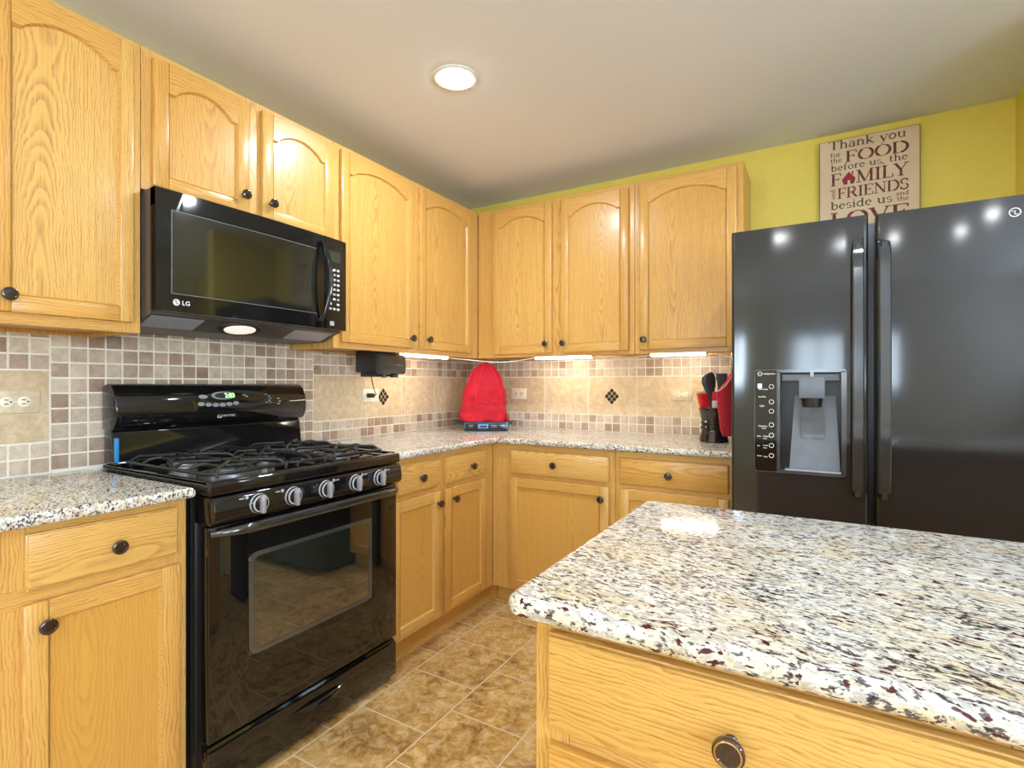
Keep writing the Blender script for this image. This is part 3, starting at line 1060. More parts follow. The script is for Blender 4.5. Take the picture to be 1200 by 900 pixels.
# storage drawer
mb = MB(T_LEFT)
mb.box(RA0 + 0.002, RA1 - 0.002, 0.634, DF, 0.028, 0.158, 0, 0.004)
mb.prism([(0.634, 0.158), (0.664, 0.158), (0.660, 0.166), (0.634, 0.168)], 'x', RA0 + 0.004, RA1 - 0.004, 0)
dr = mb.build('storage_drawer', M_BLACKGLASS, rg)
mb = MB(T_LEFT)
pts = []
for k in range(17):
    u = k / 16
    pts.append((RC - 0.115 + 0.23 * u, DF - 0.002 + 0.013 * math.sin(PI * u), 0.120 - 0.004 * math.sin(PI * u)))
mb.tube(pts, [0.005 + 0.008 * math.sin(PI * k / 16) for k in range(17)], 10, 0)
mb.build('drawer_pull', M_BLACK, dr)
# back guard with rounded console
mb = MB(T_LEFT)
prof = [(0.022, 1.196), (0.060, 1.204), (0.086, 1.198), (0.104, 1.180), (0.118, 1.150), (0.124, 1.115), (0.120, 1.080), (0.108, 1.056), (0.090, 1.046), (0.022, 1.046)]
mb.prism(prof, 'x', RA0 + 0.004, RA1 - 0.004, 0, 0.004, 2, sel=lambda e: abs(e.verts[0].co.x - e.verts[1].co.x) < 1e-6)
bg = mb.build('backguard', M_BLACK, rg, sharp=50)
mb = MB(T_LEFT)
mb.prism([(0.022, 0.926), (0.100, 0.926), (0.092, 0.940), (0.084, 1.035), (0.076, 1.046), (0.022, 1.046)], 'x', RA0 + 0.010, RA1 - 0.010, 0, 0.003, 2)
mb.build('vent_trim', M_BLACK, rg)
MB(T_LEFT).box(RA0 + 0.012, RA0 + 0.022, 0.086, 0.1015, 0.934, 1.018, 0, 0.001).build('protective_film_strip', M_BLUETAPE, rg, label='blue strip of protective film')


def bg_pt(z):       # console front at height z
    for (n0, z0), (n1, z1) in zip(prof, prof[1:]):
        if z1 <= z <= z0 and n0 > 0.05:
            return n0 + (n1 - n0) * (z0 - z) / (z0 - z1)
    return 0.12


def console_ellipse(a, z, ra, rz, m, h, name, mat, parent, seg=28):
    mb = MB(T_LEFT)
    t1 = [(a + ra * math.cos(2 * PI * k / seg), z + rz * math.sin(2 * PI * k / seg)) for k in range(seg)]
    mb.loft([[(p[0], bg_pt(p[1]) - 0.004, p[1]) for p in t1], [(p[0], bg_pt(p[1]) + h, p[1]) for p in t1]], 0)
    return mb.build(name, mat, parent)


console_ellipse(-1.757, 1.142, 0.155, 0.035, 0, 0.0012, 'console_overlay', M_DARKPLASTIC, rg)
console_ellipse(-1.822, 1.157, 0.047, 0.0155, 0, 0.0020, 'display_bezel', M_SILVER, rg)
disp = console_ellipse(-1.818, 1.157, 0.039, 0.0115, 0, 0.0026, 'clock_display', M_LCD, rg)
mb = MB(T_LEFT)
mb.text('2:03', 0.024, lambda u, v, h: (-1.818 + u, 0.1195 + h + (1.157 - (1.1495 + v)) * 0.40, 1.1495 + v), 0, 0.0004, 0.0006)
mb.build('clock_digits', M_GREEN, disp)
for a, z, ra in [(-1.902, 1.154, 0.017)] + [(-1.912 + 0.0275 * k, 1.126 - 0.005 * math.sin(PI * k / 5), 0.012) for k in range(6)]:
    console_ellipse(a, z, ra, 0.0075, 0, 0.0035, 'console_button', M_SILVER, rg, 16)
marks = [(-1.665 + 0.045 * math.cos(-0.9 + 0.45 * k), 1.142 + 0.022 * math.sin(-0.9 + 0.45 * k), 0.004, 0.0022) for k in range(5)]
marks += [(a, z, 0.006, 0.0012) for a, z in ((-1.735, 1.158), (-1.725, 1.152), (-1.58, 1.140), (-1.575, 1.128), (-1.582, 1.118))]
for a, z, w_, h_ in marks:
    MB(T_LEFT).box(a - w_, a + w_, bg_pt(z) - 0.001, bg_pt(z) + h_, z - 0.0019, z + 0.0019, 0).build('console_marking', M_GREYPRINT, rg)
mb = MB(T_LEFT)
zb = 1.078
mb.box(-1.846, -1.830, bg_pt(zb) - 0.002, bg_pt(zb) + 0.0012, zb - 0.008, zb + 0.008, 0)
mb.box(-1.8435, -1.8325, bg_pt(zb), bg_pt(zb) + 0.0018, zb - 0.004, zb + 0.003, 1)
mb.text('MAYTAG', 0.0125, lambda u, v, h: (-1.826 + u, bg_pt(zb) + 0.0008 + h + v * 0.2, zb - 0.0045 + v), 0, 0.0005)
mb.build('brand_badge', [M_PRINT, M_DARKPLASTIC], rg)
# burners and grates
BUR = [(-2.03, 0.235, 0.040), (-2.03, 0.51, 0.047), (-1.60, 0.235, 0.034), (-1.60, 0.51, 0.047), (RC, 0.37, 0.036)]
for a, n, r in BUR:
    mb = MB(T_LEFT)
    mb.lathe([(r * 1.9, 0.9195), (r * 1.9, 0.9215), (r * 1.1, 0.9225), (r * 1.05, 0.932), (r * 0.95, 0.934), (r * 0.95, 0.9345), (r * 0.9, 0.9405), (0.002, 0.942)],
             (a, n, 0), 'z', 28, 0, [1, 1, 1, 1, 0, 0, 0, 0])
    mb.build('burner', [M_IRON, M_BURNER], rg)


def grate(a0, a1, cs, name='grate'):
    mb = MB(T_LEFT)
    zt = 0.954
    n0, n1 = 0.120, 0.630
    rr = 0.0058

    def bar(pts, closed=False):
        mb.tube(pts, rr, 8, 0, closed)
    c = 0.03
    outl = [(p[0], p[1], 0.938) for p in round_rect(a0, a1, n0, n1, c, 4)]
    bar(outl, True)
    for a in (a0 + 0.02, a1 - 0.02):
        for n in (n0, n1):
            bar([(a, n, 0.924), (a, n, 0.938)])
    # arched centre bar
    am = (a0 + a1) / 2
    bar([(am, n0, 0.938), (am, n0 + 0.02, 0.950), (am, n0 + 0.05, zt), (am, n1 - 0.05, zt), (am, n1 - 0.02, 0.950), (am, n1, 0.938)])
    for ca, cn, rad in cs:
        bar([(ca + rad * math.cos(2 * PI * k / 28), cn + rad * math.sin(2 * PI * k / 28), zt - 0.004) for k in range(28)], True)
        for k in range(4):
            an = PI / 4 + PI / 2 * k
            d = Vector((math.cos(an), math.sin(an)))
            e = 1e9
            for lim, comp, cc in ((a0, 0, ca), (a1, 0, ca), (n0, 1, cn), (n1, 1, cn)):
                if abs(d[comp]) > 1e-6:
                    q = (lim - cc) / d[comp]
                    if q > 0:
                        e = min(e, q)
            if len(cs) > 1:
                e = min(e, 0.16)
            bar([(ca + d.x * 0.028, cn + d.y * 0.028, zt + 0.001), (ca + d.x * 0.05, cn + d.y * 0.05, zt + 0.002), (ca + d.x * (e - 0.02), cn + d.y * (e - 0.02), zt), (ca + d.x * e, cn + d.y * e, 0.940)])
    for cn in ([q[1] for q in cs] if len(cs) > 1 else []):
        bar([(a0, cn, 0.938), (a0 + 0.02, cn, 0.950), (a0 + 0.04, cn, zt), (cs[0][0] - cs[0][2], cn, zt - 0.002)])
        bar([(a1, cn, 0.938), (a1 - 0.02, cn, 0.950), (a1 - 0.04, cn, zt), (cs[0][0] + cs[0][2], cn, zt - 0.002)])
    return mb.build(name, M_IRON, rg)


grate(RA0 + 0.030, RA0 + 0.300, [(-2.03, 0.235, 0.072), (-2.03, 0.51, 0.078)])
grate(RA0 + 0.304, RA1 - 0.304, [(RC, 0.37, 0.066)])
grate(RA1 - 0.300, RA1 - 0.030, [(-1.60, 0.235, 0.068), (-1.60, 0.51, 0.078)])

# ------------------------------------------------------------------ microwave
MA0, MA1 = -2.196, -1.443
mw = thing('microwave', 'black over the range microwave under the short oak cabinet', 'microwave', (0.2, (MA0 + MA1) / 2, 1.39))
mb = MB(T_LEFT)
mb.prism([(0.010, 1.388), (0.250, 1.388), (0.355, 1.426), (0.355, 1.818), (0.010, 1.818)], 'x', MA0 + 0.002, MA1 - 0.002, 0, 0.002, 1)
mb.box(MA0 - 0.0003, MA0 + 0.003, 0.300, 0.304, 1.41, 1.80, 0)
mb.build('microwave_body', plain('brown_black_casing', srgb(78, 70, 64), 0.4), mw)
FX = 0.400


def mw_front(a):    # gently bowed front
    u = (a - (MA0 + MA1) / 2) / ((MA1 - MA0) / 2)
    return FX - 0.012 * u * u


def bowed(a0, a1, z0, z1, back, off, name, mat, parent, r=0.0, seg=16):
    mb = MB(T_LEFT)
    poly = [(a0, back), (a1, back)] + [(a1 + (a0 - a1) * k / seg, mw_front(a1 + (a0 - a1) * k / seg) + off) for k in range(seg + 1)]
    mb.prism(poly, 'z', z0, z1, 0, r, 2, sel=(lambda e: all(v.co.y > back + 0.002 for v in e.verts) and (abs(e.verts[0].co.z - e.verts[1].co.z) < 1e-5 or e.verts[0].co.x in (a0, a1))) if r else None)
    return mb.build(name, mat, parent, sharp=30)


bowed(MA0, MA1, 1.760, 1.816, 0.357, -0.003, 'top_vent', M_BLACK, mw, 0.003)
md = bowed(MA0, -1.562, 1.432, 1.814, 0.3565, 0.0, 'microwave_door', M_BLACK, mw, 0.004)
mp = bowed(-1.559, MA1, 1.432, 1.814, 0.3565, 0.0, 'control_panel', M_BLACK, mw, 0.004)
bowed(-2.150, -1.605, 1.490, 1.752, 0.370, 0.0008, 'door_window', M_MWGLASS, md)
mb = MB(T_LEFT)
for (a0, a1, z0, z1) in ((-2.152, -1.603, 1.7515, 1.7535), (-2.152, -1.603, 1.4885, 1.4905), (-2.152, -2.150, 1.4905, 1.7515)):
    seg = 14
    mb.loft([[(a0 + (a1 - a0) * k / seg, mw_front(a0 + (a1 - a0) * k / seg) + d, z) for (d, z) in ((0.0, z0), (0.0013, z0), (0.0013, z1), (0.0, z1))] for k in range(seg + 1)], 0)
mb.build('window_outline', M_GREYPLASTIC, md)
mb = MB(T_LEFT)
pts, wid = [], []
for k in range(21):
    u = k / 20
    pts.append((-1.583 + 0.010 * math.sin(PI * u), mw_front(-1.58) + 0.004 + 0.042 * math.sin(PI * u) ** 0.7, 1.462 + 0.325 * u))
mb.tube(pts, [0.008 + 0.005 * math.sin(PI * k / 20) for k in range(21)], 12, 0, flat=(0.8, 1.3))
mb.build('microwave_handle', M_BLACK, md)
mb = MB(T_LEFT)
LX, LZ = -2.137, 1.4625
f = mw_front(LX)
mb.lathe([(0.0105, 0.0), (0.0105, 0.0009), (0.0005, 0.001)], (LX, f - 0.0003, LZ), 'y', 24, 0)
mb.box(LX - 0.001, LX + 0.001, f + 0.0005, f + 0.0014, LZ - 0.005, LZ + 0.006, 1)
mb.box(LX - 0.001, LX + 0.006, f + 0.0005, f + 0.0014, LZ - 0.0055, LZ - 0.0035, 1)
mb.lathe([(0.0016, 0.0), (0.0016, 0.0012), (0.0002, 0.0013)], (LX - 0.0045, f + 0.0002, LZ + 0.004), 'y', 10, 1)
mb.text('LG', 0.020, lambda u, v, h: (LX + 0.016 + u, mw_front(LX + 0.016 + u) + 0.0006 + h, LZ - 0.007 + v), 0, 0.0005, 0.0004)
mb.build('brand_logo', [M_PRINT, M_SLOT], md)
MB(T_LEFT).box(-1.540, -1.480, mw_front(-1.51) - 0.001, mw_front(-1.51) + 0.0016, 1.715, 1.760).build('microwave_display', M_LCD, mp)
for i in range(9):
    for j in range(3):
        a = -1.537 + 0.021 * j
        z = 1.683 - 0.0205 * i
        if i in (7,) and j == 1:
            continue
        MB(T_LEFT).box(a, a + 0.0125, mw_front(a) - 0.001, mw_front(a) + 0.0018, z - 0.005, z + 0.004, 0, 0.0005, 1).build('key_pad', M_PRINT if (i * 3 + j) % 4 else M_GREYPRINT, mp)
MB(T_LEFT).box(-1.533, -1.512, mw_front(-1.52) - 0.001, mw_front(-1.52) + 0.0016, 1.448, 1.466).build('door_release_mark', M_GREYPRINT, mp)


def slope(a, s, h=0.0):      # point on the sloping underside; s = 0 back .. 1 front
    n = 0.250 + 0.105 * s
    z = 1.388 + 0.038 * s
    return (a, n + h * 0.34, z - h * 0.94)


for a0, a1 in ((-2.185, -2.02), (-1.66, -1.475)):
    mb = MB(T_LEFT)
    for k in range(9):
        s0, s1 = 0.10 + 0.085 * k, 0.10 + 0.085 * k + 0.06
        mb.loft([[slope(a, s0, -0.001), slope(a, s1, -0.001), slope(a, s1, 0.0025), slope(a, s0, 0.0025)] for a in (a0, a1)], 0)
    mb.build('grease_filter', M_SILVER, mw)
mb = MB(T_LEFT)
for rr, h0, h1, mi in ((0.5, 0.0, 0.004, 0), (0.36, 0.002, 0.007, 1)):
    ring = [(math.cos(2 * PI * k / 24), math.sin(2 * PI * k / 24)) for k in range(24)]
    mb.loft([[slope(-1.87 + 0.17 * rr * c_, 0.5 + 0.9 * rr * s_, h0 - 0.002) for c_, s_ in ring], [slope(-1.87 + 0.16 * rr * c_, 0.5 + 0.85 * rr * s_, h1) for c_, s_ in ring]], mi)
mb.build('cooktop_lamp', [M_DARKPLASTIC, M_HOODLAMP], mw)

# ------------------------------------------------------------------ refrigerator
FA0, FA1, FSP = 1.861, 2.775, (2.3015, 2.3225)
FZ0, FZ1 = 0.05, 1.788
FY, FYB = 0.852, 0.780         # out distances of door front / back
fr = thing('refrigerator', 'black side by side refrigerator with ice and water dispenser', 'refrigerator', (2.318, -0.42, 0.0))
mb = MB(T_BACK)
mb.box(FA0 + 0.003, FA1 - 0.003, 0.03, FYB - 0.006, 0.02, 1.778, 0, 0.004)
for a in (FA0 + 0.08, FA1 - 0.08):
    mb.box(a - 0.03, a + 0.03, 0.1, 0.7, 0.0, 0.02, 0)
    mb.box(a - 0.05, a + 0.05, 0.68, 0.765, 1.778, 1.794, 0, 0.005)
mb.build('refrigerator_body', M_FRIDGESIDE, fr)


def door_profile(a0, a1, rl, rr):
    p = [(a0, FYB), (a1, FYB)]
    for k in range(7):
        an = PI / 2 * k / 6
        p.append((a1 - rr + rr * math.cos(an), FY - rr + rr * math.sin(an)))
    for k in range(7):
        an = PI / 2 + PI / 2 * k / 6
        p.append((a0 + rl + rl * math.cos(an), FY - rl + rl * math.sin(an)))
    return p


# freezer door, with the dispenser opening
HA0, HA1, HZ0, HZ1 = 2.026, 2.226, 0.884, 1.248
mb = MB(T_BACK)


def part_profile(a0, a1, side):
    r = 0.012
    if side < 0:
        return [(a0, FYB), (a1, FYB), (a1, FY)] + [(a0 + r + r * math.cos(PI / 2 + PI / 2 * k / 6), FY - r + r * math.sin(PI / 2 + PI / 2 * k / 6)) for k in range(7)]
    return [(a0, FYB), (a1, FYB)] + [(a1 - r + r * math.cos(PI / 2 * k / 6), FY - r + r * math.sin(PI / 2 * k / 6)) for k in range(7)] + [(a0, FY)]


mb.prism(part_profile(FA0, HA0, -1), 'z', FZ0, FZ1, 0)
mb.prism(part_profile(HA1, FSP[0], 1), 'z', FZ0, FZ1, 0)
mb.box(HA0 - 1e-4, HA1 + 1e-4, FYB, FY, FZ0, HZ0, 0)
mb.box(HA0 - 1e-4, HA1 + 1e-4, FYB, FY, HZ1, FZ1, 0)
fd = mb.build('freezer_door', M_FRIDGE, fr, sharp=25)
mb = MB(T_BACK)
mb.prism(door_profile(FSP[1], FA1, 0.012, 0.012), 'z', FZ0, FZ1 - 0.003, 0)
gd = mb.build('refrigerator_door', M_FRIDGE, fr, sharp=25)


def fr_handle(a0, a1, parent, lean):
    mb = MB(T_BACK)
    z0, z1 = 0.80, 1.700
    N = 26
    rings = []
    for k in range(N + 1):
        u = k / N
        z = z0 + (z1 - z0) * u
        e = min(1, min(u, 1 - u) / 0.07)
        out = FY + 0.004 + 0.040 * math.sin(e * PI / 2) + 0.010 * math.sin(PI * u)
        th = 0.013
        w0, w1 = a0, a1
        r = 0.004
        sec = [(w0, out - th), (w1, out - th), (w1, out - r), (w1 - r, out), (w0 + r, out), (w0, out - r)]
        zz = z if 0 < k < N else z + (0.012 if k == 0 else 0.0)
        rings.append([(p[0], p[1], zz + (lean * (p[0] - a0) * 0.35 if k == N else 0)) for p in sec])
    mb.loft(rings, 0)
    for zc in (z0 + 0.03, z1 - 0.035):
        mb.box((a0 + a1) / 2 - 0.009, (a0 + a1) / 2 + 0.009, FY - 0.002, FY + 0.034, zc - 0.018, zc + 0.018, 0, 0.004)
    mb.build('door_handle', M_HANDLE, parent, sharp=30)


fr_handle(2.253, 2.287, fd, 1)
fr_handle(2.3275, 2.3620, gd, -1)
# gap liner
MB(T_BACK).box(FSP[0] + 0.002, FSP[1] - 0.002, FYB - 0.004, FYB + 0.012, FZ0, 1.55).build('door_gasket', M_DARKPLASTIC, fr)
# logo at the top of the right door
mb = MB(T_BACK)
LX, LZ = 2.676, 1.733
seg = 28
mb.loft([[(LX + r * math.cos(2 * PI * k / seg), FY + h, LZ + r * math.sin(2 * PI * k / seg)) for k in range(seg)] for r, h in ((0.0145, -0.0005), (0.0145, 0.0012), (0.0115, 0.0012), (0.0115, -0.0005))], 0, caps=False)
mb.box(LX - 0.0012, LX + 0.0012, FY - 0.0003, FY + 0.001, LZ - 0.006, LZ + 0.006, 0)
mb.box(LX - 0.0012, LX + 0.0075, FY - 0.0003, FY + 0.001, LZ - 0.0072, LZ - 0.0050, 0)
mb.lathe([(0.002, -0.0004), (0.002, 0.001), (0.0002, 0.0011)], (LX - 0.0055, FY, LZ + 0.004), 'y', 12, 0)
mb.text('LG', 0.031, lambda u, v, h: (LX + 0.022 + u, FY + 0.0004 + h, LZ - 0.011 + v), 0, 0.0006, 0.0004)
mb.build('brand_logo', M_PRINT, gd)
# dispenser
mb = MB(T_BACK)
o_ = round_rect(1.9425, 2.238, 0.8735, 1.2565, 0.010, 3)
mb.loft([[(a, FY - 0.001, z) for a, z in o_], [(a, FY + 0.004, z) for a, z in o_],
         [(a, FY + 0.004, z) for a, z in round_rect(1.9455, 2.235, 0.8765, 1.2535, 0.008, 3)], [(a, FY + 0.0005, z) for a, z in round_rect(1.9455, 2.235, 0.8765, 1.2535, 0.008, 3)]], 0, caps=False)
for x0, x1, z0, z1 in ((2.019, HA0 + 0.004, HZ0, HZ1), (HA1 - 0.004, 2.2350, HZ0, HZ1), (2.019, 2.2350, 0.8765, HZ0 + 0.003), (2.019, 2.2350, HZ1 - 0.003, 1.2535)):
    mb.box(x0, x1, FY - 0.002, FY + 0.0025, z0, z1, 0)
ds = mb.build('water_dispenser', plain('dispenser_bezel', (0.05, 0.052, 0.056), 0.15, ior=1.8), fr)
# niche: back, sides, floor
mb = MB(T_BACK)
nb_ = FY - 0.068
mb.box(HA0, HA1, nb_ - 0.003, nb_, HZ0, HZ1, 0)
mb.box(HA0, HA0 + 0.003, nb_, FY - 0.001, HZ0, HZ1, 0)
mb.box(HA1 - 0.003, HA1, nb_, FY - 0.001, HZ0, HZ1, 0)
mb.box(HA0 + 0.003, HA1 - 0.003, nb_, FY - 0.001, HZ1 - 0.003, HZ1, 0)
mb.box(HA0 + 0.003, HA1 - 0.003, nb_, FY - 0.001, HZ0, HZ0 + 0.004, 0)
mb.build('niche_lining', M_DARKPLASTIC, ds)
mb = MB(T_BACK)
mb.loft([[(2.060, nb_, 0.890), (2.219, nb_, 0.890), (2.219, FY - 0.014, 0.890), (2.060, FY - 0.014, 0.890)],
         [(2.060, nb_, 0.894), (2.219, nb_, 0.894), (2.219, FY - 0.014, 0.897), (2.060, FY - 0.014, 0.897)],
         [(2.076, nb_, 1.160), (2.207, nb_, 1.160), (2.207, nb_ + 0.012, 1.160), (2.076, nb_ + 0.012, 1.160)]], 0)
mb.build('sloped_back_panel', M_GREYPLASTIC, ds, label='blue grey sloped panel')
MB(T_BACK).box(2.036, 2.217, FY - 0.030, FY - 0.006, 1.214, 1.238, 0, 0.002).build('light_bar', M_GREYPLASTIC, ds)
mb = MB(T_BACK)
mb.box(2.090, 2.173, FY - 0.055, FY - 0.002, 1.150, 1.228, 0, 0.004)
mb.lathe([(0.030, 1.118), (0.032, 1.130), (0.034, 1.150)], (2.1315, FY - 0.032, 0), 'z', 20, 1)
mb.build('ice_chute', [M_GREYPLASTIC, M_DARKPLASTIC], ds)
MB(T_BACK).box(2.126, 2.138, FY - 0.008, FY + 0.002, 1.226, 1.246, 0, 0.002).build('switch_tab', M_SILVER, ds)
mb = MB(T_BACK)
mb.loft([[(2.100, FY - 0.030, 1.120), (2.170, FY - 0.030, 1.120), (2.170, FY - 0.022, 1.120), (2.100, FY - 0.022, 1.120)],
         [(2.096, FY - 0.036, 1.03), (2.174, FY - 0.036, 1.03), (2.174, FY - 0.028, 1.03), (2.096, FY - 0.028, 1.03)],
         [(2.100, FY - 0.034, 1.006), (2.170, FY - 0.034, 1.006), (2.170, FY - 0.026, 1.006), (2.100, FY - 0.026, 1.006)]], 0)
mb.build('dispenser_paddle', plain('smoky_paddle', srgb(86, 88, 92), 0.2, vary=0.2, scale=20), ds)
MB(T_BACK).box(2.045, 2.222, FY - 0.045, FY + 0.003, 0.884, 0.8895, 0, 0.001).build('drip_tray', M_SILVER, ds)
MB(T_BACK).box(1.9456, 2.0188, FY - 0.001, FY + 0.0022, 0.8768, 1.2532).build('control_strip', M_BLACKGLASS, ds)
for z in (1.193, 1.136, 1.101, 1.050, 1.011, 0.973, 0.935):
    mb = MB(T_BACK)
    mb.loft([[(2.001 + r * math.cos(2 * PI * k / 20), FY + h, z + r * math.sin(2 * PI * k / 20)) for k in range(20)] for r, h in ((0.0088, 0.0018), (0.0088, 0.0035), (0.0066, 0.0035), (0.0066, 0.0018))], 0, caps=False)
    mb.build('dispenser_button', M_PRINT, ds)
mb = MB(T_BACK)
for k in range(1):
    mb.loft([[(1.962 + r * math.cos(2 * PI * k / 20), FY + h, 1.241 + r * math.sin(2 * PI * k / 20)) for k in range(20)] for r, h in ((0.0085, 0.0018), (0.0085, 0.003), (0.0062, 0.003), (0.0062, 0.0018))], 0, caps=False)
mb.text('LG', 0.007, lambda u, v, h: (1.9572 + u, FY + 0.0024 + h, 1.2385 + v), 0, 0.0004)
mb.build('brand_logo', M_PRINT, ds)
for s_, x_, z_, sz in (('refrigerator', 1.973, 1.2385, 0.0088), ('Filter Status', 1.957, 1.181, 0.0068), ('Ice Plus', 1.957, 1.152, 0.0085), ('Light', 1.961, 1.118, 0.0085), ('Dispenser', 1.957, 1.042, 0.0075), ('Lock', 1.969, 1.034, 0.007),
                       ('Cube', 1.952, 1.004, 0.006), ('Water', 1.973, 1.004, 0.0075), ('Hold', 1.973, 0.996, 0.006), ('Set', 1.953, 0.968, 0.0065), ('Crush', 1.973, 0.970, 0.0065), ('3 sec', 1.973, 0.961, 0.006), ('Mode', 1.952, 0.930, 0.0065), ('Temp', 1.973, 0.928, 0.0065)):
    mb = MB(T_BACK)
    mb.text(s_, sz, lambda u, v, h, x_=x_, z_=z_: (x_ + u, FY + 0.0024 + h, z_ + v), 0, 0.0003, 0.0002)
    mb.build('button_legend', M_PRINT, ds)
MB(T_BACK).box(1.954, 1.969, FY + 0.001, FY + 0.0027, 1.186, 1.204).build('status_display', emit_mat('blue_status', (0.35, 0.55, 1.0), 0.7), ds)

# ------------------------------------------------------------------ wall sign with serif lettering
SX0, SX1, SZ0, SZ1 = 2.156, 2.553, 1.789, 2.392
sg = thing('wall_sign', 'tan and maroon printed family sign standing on top of the fridge', 'sign', (2.3545, -0.02, SZ0))
mb = MB(T_BACK)
mb.box(SX0, SX1, 0.004, 0.030, SZ0, SZ1, 1, 0.0015, 1)
mb.box(SX0 + 0.0025, SX1 - 0.0025, 0.0285, 0.0308, SZ0 + 0.0025, SZ1 - 0.0025, 0)
mb.build('sign_board', [M_SIGN, M_SIGNEDGE], sg)
SK, ST = 0.155, 0.065     # thick and thin stroke, relative to cap height


def arc(cx, cy, rx, ry, a0, a1, n=12):
    return [(cx + rx * math.cos(math.radians(a0 + (a1 - a0) * k / n)), cy + ry * math.sin(math.radians(a0 + (a1 - a0) * k / n))) for k in range(n + 1)]


def sf(x, y, w=0.15):     # serif
    return ([(x - w, y), (x + w, y)], ST)


